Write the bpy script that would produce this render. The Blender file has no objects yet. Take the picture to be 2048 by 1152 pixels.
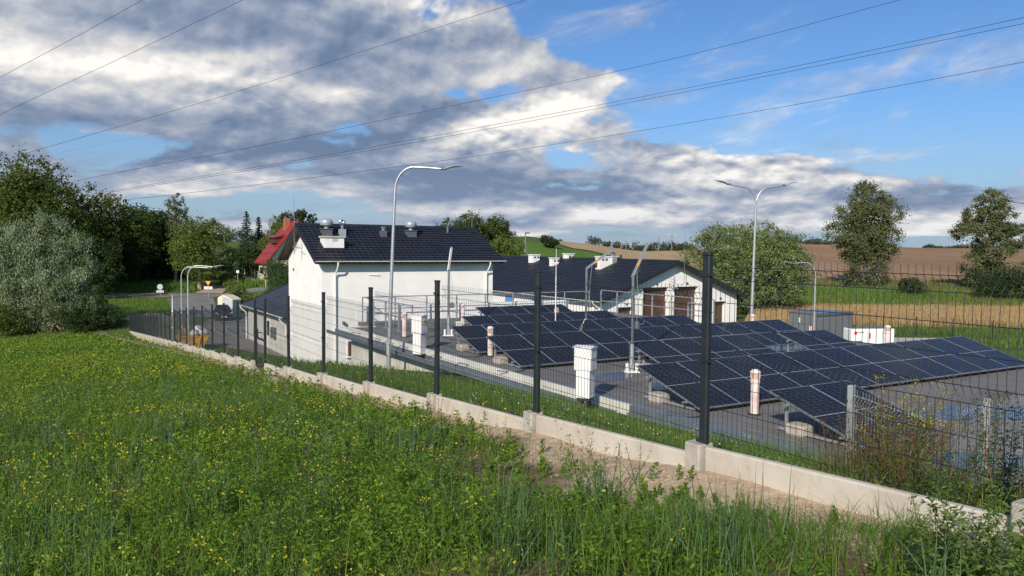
import bpy, math, random
import numpy as np
from mathutils import Vector, Matrix, Euler
random.seed(7); rng = np.random.default_rng(7)
PI = math.pi
C = bpy.context.scene.collection
scene = bpy.context.scene

# ------------------------------------------------------------------ camera
F = 1569.0
PITCH, ROLL = math.radians(2.99), math.radians(0.5)
R = Matrix.Rotation(PI/2 - PITCH, 3, 'X') @ Matrix.Rotation(ROLL, 3, 'Z')
cam_d = bpy.data.cameras.new("camera"); cam = bpy.data.objects.new("camera", cam_d); C.objects.link(cam)
cam.matrix_world = R.to_4x4(); cam_d.sensor_width = 36; cam_d.lens = 36*F/2048
cam_d.clip_start = 0.05; cam_d.clip_end = 6000
scene.camera = cam

def ray(px, py):
    return R @ Vector(((px-1024)/F, (576-py)/F, -1))
def P(px, py, Y):
    d = ray(px, py); return d*(Y/d.y)
def PZ(px, py, z):
    d = ray(px, py); return d*(z/d.z)
TH = math.atan2(.513, .858); cT, sT = math.cos(TH), math.sin(TH)
def W(s, t, z=0): return Vector((cT*s - sT*t, sT*s + cT*t, z))
def ST(x, y): return cT*x + sT*y, -sT*x + cT*y

# ------------------------------------------------------------------ terrain height
TA = np.array([-1.5, -.75, -.45, -.37, -.33, -.25, -.1, 0, .017, .08, .17, .25, .37, .56, .8, 1.6])
TY = np.array([60, 75, 100, 120, 136, 200, 300, 420, 900, 3000])
TT = np.array([
 [-8.6,-8.5,-8.1,-8,-8,-8,-8,-8,-8,-8,-8,-7.7,-7.2,-7.2,-7.2,-7.2],
 [-8.9,-8.7,-8.1,-8,-8,-8,-8,-8,-8,-8,-7.9,-7.6,-7.4,-7.4,-7.4,-7.4],
 [-8.2,-8.1,-8,-8,-7.9,-7.6,-8,-8,-8,-8,-7.8,-7.6,-7.4,-7.4,-7.4,-7.4],
 [-8,-8,-8,-7.9,-7,-5.6,-7.2,-7.4,-7.4,-7.4,-7.2,-7,-7,-7,-7,-7],
 [-5,-5,-6,-6.6,-5.8,-4,-6,-5.5,-5.2,-5.8,-6.4,-6.5,-6.5,-6.5,-6.5,-6.5],
 [0,0,-1,-3.5,-2.2,-1,0,1,1.2,-.6,-3,-3.2,-3.0,-3.2,-3.2,-3],
 [5,5,3,.6,1,1.5,2.5,4.2,4.4,2.0,-1.0,-.3,1.9,.6,.2,0],
 [6,6,4,1.5,1.5,1.5,2,4,4,1.4,-2.0,-1.5,.4,-.6,-1,-1],
 [6,6,4,1.5,1,1,1,2,2,0,-4,-4,-3,-4,-4,-4],
 [0,0,0,0,0,0,0,0,0,0,-4,-4,-4,-4,-4,-4]], float)
def sm(x, a, b):
    u = np.clip((x-a)/(b-a), 0, 1); return u*u*(3-2*u)
def gauss(x, c, w): return np.exp(-((x-c)/w)**2)
def H(X, Y):
    X = np.asarray(X, float); Y = np.asarray(Y, float)
    s = cT*X + sT*Y; t = -sT*X + cT*Y
    tl = np.clip(t, -40, 83)
    zf = -1.62 + .043*np.clip(s, -8, 4.55) - .086*tl
    zy = np.interp(t, [-5, 5, 13, 20, 30.7, 50, 56], [-2.9, -3.38, -3.56, -3.74, -4.9, -8, -8.05])
    p = sm(s, 4.75, 10.6); p = .35*np.clip((s-4.75)/5.85, 0, 1) + .65*p
    z = zf*(1-p) + zy*p
    z = z + (-7.2-z)*sm(s, 27, 35)
    # rough earth piled along the plinth
    z = z + .05*np.exp(-((s-4.3)/.35)**2)*(.5+.5*np.sin(t*2.51-11.4+PI/2))*(t < 22)
    z = z + .02*np.sin(X*2.3+Y*1.1)*np.cos(Y*1.9-X) * (Y < 60) * (s < 10.2)
    a = X/np.maximum(Y, 1)
    fa = np.interp(a, TA, np.arange(len(TA))); fy = np.interp(Y, TY, np.arange(len(TY)))
    ia = np.clip(fa.astype(int), 0, len(TA)-2); iy = np.clip(fy.astype(int), 0, len(TY)-2)
    ua, uy = fa-ia, fy-iy
    uy2 = uy*uy*(3-2*uy)*.5 + uy*.5; ua = ua*ua*(3-2*ua)*.5 + ua*.5
    zt = (TT[iy, ia]*(1-ua)+TT[iy, ia+1]*ua)*(1-uy2) + (TT[iy+1, ia]*(1-ua)+TT[iy+1, ia+1]*ua)*uy2
    zt = zt + .35*np.sin(X*.021+Y*.013)*sm(Y, 150, 250) + .1*np.sin(X*.11)*sm(Y, 100, 160)
    w = sm(Y, 66, 84)
    return z*(1-w) + zt*w
def h(x, y): return float(H(x, y))

# ------------------------------------------------------------------ materials
def new_mat(name):
    m = bpy.data.materials.new(name); m.use_nodes = True
    nt = m.node_tree; b = nt.nodes["Principled BSDF"]
    return m, nt, b
def link(nt, a, b): nt.links.new(a, b)
def coords(nt, kind='Object', scale=(1,1,1)):
    tc = nt.nodes.new("ShaderNodeTexCoord"); mp = nt.nodes.new("ShaderNodeMapping")
    mp.inputs['Scale'].default_value = scale; link(nt, tc.outputs[kind], mp.inputs[0]); return mp.outputs[0]
def noise(nt, vec, scale, detail=4, rough=.55, dist=0):
    n = nt.nodes.new("ShaderNodeTexNoise"); n.inputs['Scale'].default_value = scale
    n.inputs['Detail'].default_value = detail; n.inputs['Roughness'].default_value = rough; n.inputs['Distortion'].default_value = dist
    if vec is not None: link(nt, vec, n.inputs['Vector'])
    return n.outputs['Fac']
def ramp(nt, fac, stops):
    r = nt.nodes.new("ShaderNodeValToRGB"); e = r.color_ramp.elements
    while len(e) < len(stops): e.new(.5)
    for i, (p, c) in enumerate(stops):
        e[i].position = p; e[i].color = (*c, 1) if len(c) == 3 else c
    link(nt, fac, r.inputs[0]); return r.outputs[0]
def mixc(nt, f, a, b, mode='MIX'):
    n = nt.nodes.new("ShaderNodeMix"); n.data_type = 'RGBA'; n.blend_type = mode
    for k, v in ((0, f), (6, a), (7, b)):
        if isinstance(v, (int, float)): n.inputs[k].default_value = v
        elif isinstance(v, tuple): n.inputs[k].default_value = (*v, 1)
        else: link(nt, v, n.inputs[k])
    return n.outputs[2]
def math_(nt, op, a, b=None, c=None, clamp=False):
    n = nt.nodes.new("ShaderNodeMath"); n.operation = op; n.use_clamp = clamp
    for i, v in enumerate((a, b, c)):
        if v is None: continue
        if isinstance(v, (int, float)): n.inputs[i].default_value = v
        else: link(nt, v, n.inputs[i])
    return n.outputs[0]
def bump(nt, b, hgt, strength=.3, dist=.02):
    n = nt.nodes.new("ShaderNodeBump"); n.inputs['Strength'].default_value = strength; n.inputs['Distance'].default_value = dist
    link(nt, hgt, n.inputs['Height']); link(nt, n.outputs[0], b.inputs['Normal'])
def surf(name, col, rough=.6, metal=0, var=.18, scale=3, bscale=40, bst=.15, bd=.01, spec=.5, col2=None, kind='Object'):
    m, nt, b = new_mat(name)
    v = coords(nt, kind)
    dark = col2 if col2 else tuple(c*(1-var*1.6) for c in col); light = tuple(min(1, c*(1+var*.6)) for c in col)
    f = noise(nt, v, scale, 6, .6)
    link(nt, ramp(nt, f, [(.3, dark), (.65, light)]), b.inputs['Base Color'])
    b.inputs['Roughness'].default_value = rough; b.inputs['Metallic'].default_value = metal
    b.inputs['Specular IOR Level'].default_value = spec
    if bst: bump(nt, b, noise(nt, v, bscale, 4), bst, bd)
    return m
def leafmat(name, stops, trans=.35, rough=.55, spec=.25):
    m, nt, b = new_mat(name)
    g = nt.nodes.new("ShaderNodeNewGeometry")
    v = coords(nt, 'Object')
    f = math_(nt, 'ADD', math_(nt, 'MULTIPLY', g.outputs['Random Per Island'], .50), math_(nt, 'MULTIPLY', noise(nt, v, .9 if name in ('weed_leaf','grass_blade') else .35, 4, .65), .55)); f = math_(nt, 'SUBTRACT', f, .03)
    c = ramp(nt, f, stops)
    link(nt, c, b.inputs['Base Color']); b.inputs['Roughness'].default_value = rough; b.inputs['Specular IOR Level'].default_value = spec
    tr = nt.nodes.new("ShaderNodeBsdfTranslucent"); link(nt, mixc(nt, .5, c, (.25, .35, .04), 'MIX'), tr.inputs[0])
    ms = nt.nodes.new("ShaderNodeMixShader"); ms.inputs[0].default_value = trans
    link(nt, b.outputs[0], ms.inputs[1]); link(nt, tr.outputs[0], ms.inputs[2])
    link(nt, ms.outputs[0], nt.nodes['Material Output'].inputs[0])
    return m
M = {}
M['plaster'] = surf('plaster', (.84,.825,.80), .85, var=.05, scale=.9, bscale=60, bst=.12, bd=.006)
M['plaster_old'] = surf('plaster_old', (.60,.585,.53), .9, var=.14, scale=1.1, bscale=35, bst=.2)
M['white_paint'] = surf('white_paint', (.80,.80,.78), .5, var=.04, scale=2, bst=0)
M['white_plastic'] = surf('white_plastic', (.78,.78,.76), .38, var=.05, scale=2, bst=0)
M['pvc'] = surf('pvc_pipe', (.72,.66,.62), .4, var=.1, scale=4, bst=0, col2=(.58,.42,.36))
M['pvc_ring'] = surf('pvc_ring', (.58,.40,.33), .5, var=.1, scale=4, bst=0)
M['concrete'] = surf('concrete', (.50,.455,.385), .92, var=.16, scale=3.5, bscale=70, bst=.35, bd=.006)
m, nt, b = new_mat('plinth_concrete'); v = coords(nt)
c = ramp(nt, noise(nt, v, 2.2, 7, .62), [(.28,(.40,.35,.285)),(.5,(.50,.455,.385)),(.72,(.57,.53,.46))])
c = mixc(nt, math_(nt,'MULTIPLY',math_(nt,'GREATER_THAN',noise(nt, v, 75, 3),.69),.45), c, (.2,.18,.15))
c = mixc(nt, math_(nt,'MULTIPLY',math_(nt,'GREATER_THAN',noise(nt, coords(nt, scale=(1,1,.25)), 5.5, 5, .7, .6),.60),.22), c, (.30,.24,.17))
link(nt, c, b.inputs['Base Color']); b.inputs['Roughness'].default_value = .93; bump(nt, b, noise(nt, v, 60, 5), .4, .006); M['plinth'] = m
M['concrete_dark'] = surf('concrete_block', (.40,.37,.32), .92, var=.22, scale=5, bscale=60, bst=.4, bd=.008)
M['galv'] = surf('galvanised_steel', (.50,.52,.53), .4, .6, var=.08, scale=9, bscale=50, bst=.05)
M['stainless'] = surf('stainless_steel', (.58,.58,.58), .25, .9, var=.1, scale=10, bst=0)
M['dark_steel'] = surf('anthracite_coating', (.022,.029,.034), .42, .1, var=.15, scale=8, bst=0)
M['wire'] = surf('coated_wire', (.018,.023,.025), .28, .0, var=.1, scale=8, bst=0, spec=.95)
M['roof_tile'] = surf('roof_tile_anthracite', (.030,.034,.045), .42, .25, var=.2, scale=1.2, bscale=30, bst=.1)
M['roof_trim'] = surf('roof_trim', (.028,.032,.038), .4, .3, var=.12, scale=3, bst=0)
M['red_roof'] = surf('red_roof_sheet', (.30,.030,.026), .45, .1, var=.15, scale=1, bst=0)
M['soffit'] = surf('wood_soffit', (.09,.05,.03), .7, var=.3, scale=4, bst=.2)
M['brown_door'] = surf('brown_door', (.095,.048,.032), .5, var=.15, scale=2, bst=0)
M['brick'] = surf('brick_chimney', (.38,.15,.08), .9, var=.3, scale=8)
M['blue_panel'] = surf('blue_board', (.10,.33,.62), .5, var=.1)
M['grey_duct'] = surf('grey_cowl', (.42,.46,.50), .35, .3, var=.08, scale=4, bst=0)
M['vent_box'] = surf('vent_box', (.13,.145,.16), .5, .3, var=.1, scale=4, bst=0)
M['yellow'] = surf('skip_paint', (.85,.42,.02), .5, .0, var=.22, scale=3, bst=.1)
M['orange'] = surf('sign_amber', (.85,.38,.03), .5, var=.05, bst=0)
M['red'] = surf('red_paint', (.6,.03,.02), .45, var=.1, bst=0)
M['navy'] = surf('navy_label', (.05,.07,.28), .5, var=.05, bst=0)
M['bag_white'] = surf('bag_plastic', (.68,.70,.72), .3, var=.15, scale=6, bst=.5, bscale=12, bd=.05)
M['cardboard'] = surf('cardboard', (.28,.17,.10), .85, var=.2)
M['black'] = surf('black_rubber', (.02,.02,.02), .6, var=.1, bst=0)
M['glass'] = surf('dark_glass', (.02,.025,.03), .06, 0, var=.1, bst=0, spec=.8)
M['car_paint'] = surf('black_car_paint', (.008,.009,.014), .12, .0, var=.05, bst=0, spec=.9)
M['bark'] = surf('bark', (.13,.105,.08), .95, var=.35, scale=3, bscale=18, bst=.7, bd=.05)
M['bark_pale'] = surf('pale_bark', (.35,.27,.17), .95, var=.3, scale=4, bscale=18, bst=.5, bd=.03)
M['grey_steel'] = surf('grey_cladding', (.20,.215,.225), .45, .3, var=.06, scale=1, bst=0)
M['cream'] = surf('cream_shell', (.72,.66,.45), .55, var=.08, bst=0)
M['pale_grey'] = surf('pale_grey_shell', (.42,.47,.47), .55, var=.08, bst=0)
M['asphalt'] = surf('asphalt', (.20,.19,.18), .9, var=.2, scale=.8, bscale=40, bst=.3)
M['paving'] = surf('yard_paving', (.22,.205,.19), .9, var=.2, scale=.7, bscale=40, bst=.3)
M['wood_pole'] = surf('weathered_wood', (.25,.20,.15), .9, var=.3, scale=8)
M['sheet_grey'] = surf('flashing', (.20,.235,.27), .35, .4, var=.12, scale=3, bst=0)
M['lens'] = surf('lamp_lens', (.06,.065,.07), .3, var=.1, bst=0)
M['lamp_head'] = surf('lamp_head_grey', (.42,.44,.46), .4, .3, var=.1, bst=0)
# roofing felt, with joints between the rolls
m, nt, b = new_mat('roofing_felt'); v = coords(nt)
f = noise(nt, v, .5, 8, .65); f2 = noise(nt, v, 60, 3)
c = ramp(nt, f, [(.3,(.095,.090,.085)),(.7,(.19,.18,.168))])
c = mixc(nt, math_(nt,'MULTIPLY',f2,.35), c, (.22,.21,.20))
st_ = math_(nt,'MULTIPLY',math_(nt,'GREATER_THAN',noise(nt, v, .9, 5, .6, .8),.60),.35); c = mixc(nt, st_, c, (.07,.068,.066))
sx = nt.nodes.new("ShaderNodeSeparateXYZ"); link(nt, v, sx.inputs[0])
jt = math_(nt, 'LESS_THAN', math_(nt, 'FRACT', math_(nt, 'ADD', sx.outputs[0], .45)), .035)
c = mixc(nt, math_(nt,'MULTIPLY',jt,.7), c, (.06,.06,.06))
link(nt, c, b.inputs['Base Color']); b.inputs['Roughness'].default_value = .85
bump(nt, b, math_(nt,'ADD',f2,jt), .4, .006); M['felt'] = m
# water
m, nt, b = new_mat('puddle_water'); b.inputs['Base Color'].default_value = (.03,.035,.04,1)
b.inputs['Roughness'].default_value = .18; b.inputs['Specular IOR Level'].default_value = .15
bump(nt, b, noise(nt, coords(nt), 3, 2), .05, .01); M['water'] = m
# photovoltaic cells: local x 0..1.134, y 0..2.05
m, nt, b = new_mat('solar_cells'); tc = nt.nodes.new("ShaderNodeTexCoord"); sx = nt.nodes.new("ShaderNodeSeparateXYZ")
uvn = nt.nodes.new("ShaderNodeUVMap"); link(nt, uvn.outputs[0], sx.inputs[0])
def grid(o, n, w):
    fr = math_(nt, 'FRACT', math_(nt, 'MULTIPLY', o, n)); d = math_(nt, 'ABSOLUTE', math_(nt, 'SUBTRACT', fr, .5))
    return math_(nt, 'GREATER_THAN', d, .5-w)
gx = grid(sx.outputs[0], 6, .022); gy = grid(sx.outputs[1], 22, .045)
mid = math_(nt, 'LESS_THAN', math_(nt, 'ABSOLUTE', math_(nt, 'SUBTRACT', sx.outputs[1], .5)), .0045)
ln = math_(nt, 'MAXIMUM', math_(nt, 'MULTIPLY', gx, .30), math_(nt, 'MULTIPLY', gy, .22))
dots = math_(nt, 'MULTIPLY', gx, gy)
c0 = ramp(nt, noise(nt, coords(nt), 1.2, 3), [(.3,(.004,.005,.010)),(.7,(.007,.0085,.016))])
c = mixc(nt, ln, c0, (.15,.16,.19)); c = mixc(nt, math_(nt,'MULTIPLY',dots,.55), c, (.55,.57,.6)); c = mixc(nt, math_(nt,'MULTIPLY',mid,.6), c, (.5,.52,.55))
oi = nt.nodes.new('ShaderNodeObjectInfo'); c = mixc(nt, math_(nt,'MULTIPLY',oi.outputs['Random'],.5), c, mixc(nt, 1, c, (1.5,1.45,1.3), 'MULTIPLY'))
dust = math_(nt,'MULTIPLY',noise(nt, coords(nt), 2.5, 6, .7),.025); c = mixc(nt, dust, c, (.4,.37,.33))
link(nt, c, b.inputs['Base Color']); link(nt, math_(nt,'ADD',.07,math_(nt,'MULTIPLY',oi.outputs['Random'],.10)), b.inputs['Roughness']); b.inputs['Specular IOR Level'].default_value = .09
M['cells'] = m
M['frame'] = surf('module_frame', (.52,.53,.54), .35, .8, var=.05, bst=0)
# leaves
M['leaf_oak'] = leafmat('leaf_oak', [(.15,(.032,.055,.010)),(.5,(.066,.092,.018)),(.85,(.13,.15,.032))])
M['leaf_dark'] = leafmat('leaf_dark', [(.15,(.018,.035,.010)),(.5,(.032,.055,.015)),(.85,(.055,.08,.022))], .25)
M['leaf_light'] = leafmat('leaf_light', [(.15,(.065,.100,.020)),(.5,(.12,.165,.034)),(.85,(.21,.25,.06))])
M['leaf_dock'] = leafmat('leaf_dock', [(.15,(.10,.22,.03)),(.5,(.16,.32,.045)),(.85,(.24,.42,.07))], .4)
M['leaf_sage'] = leafmat('leaf_sage', [(.15,(.06,.10,.035)),(.5,(.13,.18,.09)),(.85,(.24,.29,.19))], .3)
M['leaf_silver'] = leafmat('leaf_silver', [(.15,(.045,.08,.028)),(.42,(.14,.195,.09)),(.8,(.38,.43,.28))], .2)
M['leaf_bloom'] = leafmat('leaf_bloom', [(.2,(.07,.105,.022)),(.45,(.12,.165,.042)),(.65,(.22,.26,.10)),(.88,(.46,.47,.32))], .25)
M['leaf_poplar'] = leafmat('leaf_poplar', [(.15,(.055,.075,.025)),(.5,(.12,.135,.055)),(.85,(.25,.24,.14))])
M['leaf_spruce'] = leafmat('leaf_spruce', [(.15,(.018,.036,.022)),(.5,(.03,.052,.03)),(.85,(.05,.075,.045))], .1)
M['leaf_thuja'] = leafmat('leaf_thuja', [(.15,(.022,.05,.012)),(.5,(.04,.08,.02)),(.85,(.07,.11,.03))], .15)
M['leaf_far'] = leafmat('leaf_far', [(.15,(.04,.055,.03)),(.5,(.06,.08,.042)),(.85,(.085,.10,.055))])
M['weed'] = leafmat('weed_leaf', [(.12,(.042,.105,.010)),(.44,(.10,.205,.018)),(.68,(.19,.29,.026)),(.90,(.34,.37,.045))], .42)
M['grass'] = leafmat('grass_blade', [(.15,(.055,.125,.020)),(.5,(.12,.215,.034)),(.85,(.25,.32,.07))], .42)
M['oat'] = leafmat('oat_blade', [(.15,(.04,.095,.04)),(.5,(.085,.165,.075)),(.85,(.17,.26,.13))], .35)
M['grass_dry'] = leafmat('grass_dry', [(.15,(.09,.10,.03)),(.5,(.18,.17,.06)),(.85,(.32,.27,.13))], .3)
M['wheat'] = leafmat('wheat_stalk', [(.15,(.30,.20,.09)),(.5,(.42,.29,.14)),(.85,(.52,.38,.20))], .25)
M['flower'] = leafmat('yellow_petal', [(.15,(.50,.42,.02)),(.6,(.68,.58,.03)),(.9,(.75,.66,.08))], .35)
M['clover'] = leafmat('white_petal', [(.2,(.45,.45,.38)),(.8,(.7,.7,.62))], .3)
M['red_stem'] = leafmat('reddish_stem', [(.15,(.10,.045,.025)),(.5,(.18,.09,.05)),(.85,(.30,.17,.09))], .1)
M['dry_leaf'] = leafmat('dry_leaf', [(.15,(.09,.06,.03)),(.4,(.16,.13,.05)),(.65,(.12,.14,.035)),(.9,(.28,.20,.09))], .3)
M['mugwort'] = leafmat('mugwort_leaf', [(.15,(.05,.095,.02)),(.5,(.10,.165,.035)),(.85,(.20,.26,.08))], .35)

# ------------------------------------------------------------------ mesh builder
class MB:
    def __init__(s): s.v = []; s.f = []
    def add(s, vs, fs):
        n = len(s.v); s.v += [tuple(v) for v in vs]; s.f += [tuple(i+n for i in f) for f in fs]; return s
    def box(s, x0, y0, z0, x1, y1, z1, bev=0):
        if bev <= 0:
            s.add([(x0,y0,z0),(x1,y0,z0),(x1,y1,z0),(x0,y1,z0),(x0,y0,z1),(x1,y0,z1),(x1,y1,z1),(x0,y1,z1)],
                  [(0,3,2,1),(4,5,6,7),(0,1,5,4),(1,2,6,5),(2,3,7,6),(3,0,4,7)])
        else:
            e = bev; ring = lambda i: [(x0+i,y0+e),(x0+e,y0+i),(x1-e,y0+i),(x1-i,y0+e),(x1-i,y1-e),(x1-e,y1-i),(x0+e,y1-i),(x0+i,y1-e)]
            s.loft([[(x,y,z) for x,y in rg] for rg, z in ((ring(e*.6), z0),(ring(0), z0+e),(ring(0), z1-e),(ring(e*.6), z1))])
        return s
    def loft(s, rings, cap=True, close=True):
        n = len(s.v); k = len(rings[0])
        for r in rings: s.v += [tuple(v) for v in r]
        for i in range(len(rings)-1):
            for j in range(k if close else k-1):
                a = n+i*k+j; b_ = n+i*k+(j+1) % k
                s.f.append((a, b_, b_+k, a+k))
        if cap and close:
            s.f.append(tuple(n+j for j in reversed(range(k)))); s.f.append(tuple(n+(len(rings)-1)*k+j for j in range(k)))
        return s
    def tube(s, pts, r, k=8, cap=True):
        pts = [Vector(p) for p in pts]; rs = r if isinstance(r, (list, tuple)) else [r]*len(pts)
        rings = []; up = None
        for i, p in enumerate(pts):
            d = (pts[min(i+1, len(pts)-1)] - pts[max(i-1, 0)]).normalized()
            if up is None:
                up = Vector((0,0,1)) if abs(d.z) < .9 else Vector((0,1,0))
            x = d.cross(up)
            if x.length < 1e-4: x = d.cross(Vector((1,0,0)))
            x.normalize(); y = x.cross(d).normalized(); up = y
            rings.append([p + (x*math.cos(2*PI*j/k) + y*math.sin(2*PI*j/k))*rs[i] for j in range(k)])
        return s.loft(rings, cap)
    def lathe(s, prof, c=(0,0,0), k=16):
        s.loft([[(c[0]+r*math.cos(2*PI*j/k), c[1]+r*math.sin(2*PI*j/k), c[2]+z) for j in range(k)] for r, z in prof]); return s
    def prism(s, poly, y0, y1, axis='y'):
        if axis == 'y': a = [(x, y0, z) for x, z in poly]; b_ = [(x, y1, z) for x, z in poly]
        elif axis == 'x': a = [(y0, x, z) for x, z in poly]; b_ = [(y1, x, z) for x, z in poly]
        else: a = [(x, z, y0) for x, z in poly]; b_ = [(x, z, y1) for x, z in poly]
        return s.loft([a, b_])
    def beam(s, a, b_, w, t, up=(0,0,1)):
        a, b_ = Vector(a), Vector(b_); d = (b_-a).normalized(); u = Vector(up); x = d.cross(u).normalized(); y = x.cross(d)
        r = [x*w/2+y*t/2, -x*w/2+y*t/2, -x*w/2-y*t/2, x*w/2-y*t/2]
        return s.loft([[a+q for q in r], [b_+q for q in r]])
    def build(s, name, mat, parent=None, smooth=False, loc=None, rotz=None):
        me = bpy.data.meshes.new(name); me.from_pydata(s.v, [], s.f); me.update()
        import bmesh
        bm = bmesh.new(); bm.from_mesh(me); bmesh.ops.recalc_face_normals(bm, faces=bm.faces); bm.to_mesh(me); bm.free()
        if smooth:
            me.shade_smooth() if hasattr(me, 'shade_smooth') else None
            try: me.set_sharp_from_angle(angle=math.radians(40))
            except Exception: pass
        o = bpy.data.objects.new(name, me); C.objects.link(o); me.materials.append(M[mat] if isinstance(mat, str) else mat)
        if parent: o.parent = parent
        if loc is not None: o.location = loc
        if rotz is not None: o.rotation_euler = (0, 0, rotz)
        return o
def npmesh(name, V, nper, mat, parent=None):
    """V: (N*nper,3) array of separate n-gons"""
    V = np.ascontiguousarray(V, dtype=np.float32).reshape(-1, 3); n = len(V); nf = n//nper
    me = bpy.data.meshes.new(name); me.vertices.add(n); me.vertices.foreach_set('co', V.ravel())
    me.loops.add(n); me.loops.foreach_set('vertex_index', np.arange(n, dtype=np.int32))
    me.polygons.add(nf); me.polygons.foreach_set('loop_start', np.arange(0, n, nper, dtype=np.int32))
    me.update(calc_edges=True); me.validate()
    o = bpy.data.objects.new(name, me); C.objects.link(o); me.materials.append(M[mat])
    if parent: o.parent = parent
    return o
def thing(name, label, cat, loc=(0,0,0), rotz=0, group=None):
    o = bpy.data.objects.new(name, None); C.objects.link(o); o.location = loc; o.rotation_euler = (0,0,rotz)
    o.empty_display_size = .2
    o['label'] = label; o['category'] = cat
    if group: o['group'] = group
    return o
def tag(o, label, cat, group=None, kind=None):
    o['label'] = label; o['category'] = cat
    if group: o['group'] = group
    if kind: o['kind'] = kind
    return o
def kids(o): return [c for c in bpy.data.objects if c.parent == o]
def copy_tree(o, label=None, parent=None, loc=None, rotz=None, ch=None):
    c = o.copy(); C.objects.link(c)
    if parent: c.parent = parent
    for k in kids(o): copy_tree(k, parent=c)
    if label: c['label'] = label
    if loc is not None: c.location = loc
    if rotz is not None: c.rotation_euler = (0,0,rotz)
    return c
# ------------------------------------------------------------------ ground
def ground():
    rings = np.concatenate([[0.3], np.geomspace(1.5, 3000, 330)])
    ang = np.concatenate([np.linspace(-180, -48, 40)[:-1], np.linspace(-48, 48, 330), np.linspace(48, 180, 40)[1:-1]])*PI/180
    A, Rr = np.meshgrid(ang, rings); X = np.sin(A)*Rr; Y = np.cos(A)*Rr; Z = H(X, Y)
    V = np.stack([X, Y, Z], -1).reshape(-1, 3); na, nr = len(ang), len(rings)
    i = np.arange(nr-1)[:, None]; j = np.arange(na)[None, :]; jn = (j+1) % na
    Fq = np.stack([i*na+j, i*na+jn, (i+1)*na+jn, (i+1)*na+j], -1).reshape(-1, 4)[:, ::-1]
    me = bpy.data.meshes.new('ground'); me.from_pydata(V.tolist(), [], Fq.tolist()); me.update(); me.shade_smooth()
    s, t = ST(V[:, 0], V[:, 1]); dist = np.hypot(V[:, 0], V[:, 1])
    wob = .25*np.sin(t*1.7)+.2*np.sin(t*4.1+1)+.15*np.sin(s*5+t*2.3)
    sand = sm(s+.8*wob-.65*sm(t, 4.5, 9.5), 3.35, 3.85)*(1-sm(s, 4.6, 4.9))*(1-.6*sm(t, 22, 36))
    soil = (s < 4.6)*1.0*(1-sm(dist, 18, 40))
    at = me.attributes.new('sand', 'FLOAT', 'POINT'); at.data.foreach_set('value', sand.astype(np.float32))
    at = me.attributes.new('soil', 'FLOAT', 'POINT'); at.data.foreach_set('value', soil.astype(np.float32))
    m, nt, b = new_mat('earth_and_turf'); v = coords(nt)
    n1 = noise(nt, v, .25, 6, .6); n2 = noise(nt, v, 7, 6, .65); n3 = noise(nt, v, 35, 4)
    g = ramp(nt, n1, [(.3,(.055,.095,.018)),(.5,(.085,.135,.028)),(.72,(.14,.17,.05))])
    g = mixc(nt, math_(nt,'MULTIPLY',n2,.5), g, (.05,.07,.02))
    so = ramp(nt, n2, [(.3,(.085,.058,.036)),(.7,(.24,.165,.105))])
    sa = ramp(nt, n2, [(.25,(.40,.29,.19)),(.5,(.52,.395,.27)),(.8,(.62,.49,.34))])
    def attr(nm):
        a = nt.nodes.new("ShaderNodeAttribute"); a.attribute_name = nm; return a.outputs['Fac']
    c = mixc(nt, math_(nt,'MULTIPLY',attr('soil'),.85), g, so)
    sf = math_(nt, 'ADD', attr('sand'), math_(nt, 'MULTIPLY', math_(nt,'SUBTRACT',n2,.5), math_(nt,'MULTIPLY',attr('sand'),.8)), clamp=True)
    c = mixc(nt, sf, c, sa)
    link(nt, c, b.inputs['Base Color']); b.inputs['Roughness'].default_value = .95; b.inputs['Specular IOR Level'].default_value = .15
    bump(nt, b, math_(nt,'ADD',math_(nt,'MULTIPLY',n2,.8),math_(nt,'MULTIPLY',n3,.25)), .8, .06)
    me.materials.append(m)
    o = bpy.data.objects.new('ground', me); C.objects.link(o); tag(o, 'green meadow and earth sloping down to the yard', 'ground', kind='structure')
ground()
def drape(name, label, corners, nu, nv, mat, off=.05, cat='ground', kind='structure', edge=None):
    """corners: four world xy points; bilinear sheet laid on the ground"""
    c = [np.array(p[:2], float) for p in corners]
    u, w = np.meshgrid(np.linspace(0,1,nu), np.linspace(0,1,nv))
    XY = (c[0][None,None]*((1-u)*(1-w))[...,None]+c[1][None,None]*(u*(1-w))[...,None]+c[2][None,None]*(u*w)[...,None]+c[3][None,None]*((1-u)*w)[...,None])
    if edge: XY = XY + edge*np.stack([np.sin(XY[...,1]*.7)+np.sin(XY[...,0]*1.3), np.sin(XY[...,0]*.5)+np.sin(XY[...,0]*.17)], -1)
    Z = H(XY[...,0], XY[...,1])+off
    V = np.concatenate([XY, Z[...,None]], -1).reshape(-1,3)
    i = np.arange(nv-1)[:,None]; j = np.arange(nu-1)[None,:]
    Fq = np.stack([i*nu+j, i*nu+j+1, (i+1)*nu+j+1, (i+1)*nu+j], -1).reshape(-1,4)
    me = bpy.data.meshes.new(name); me.from_pydata(V.tolist(), [], Fq.tolist()); me.update(); me.shade_smooth(); me.materials.append(M[mat])
    o = bpy.data.objects.new(name, me); C.objects.link(o); tag(o, label, cat, kind=kind); return o
def rayY(px, Y):
    a = (px-1024)/F; return (a*Y, Y)
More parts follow.
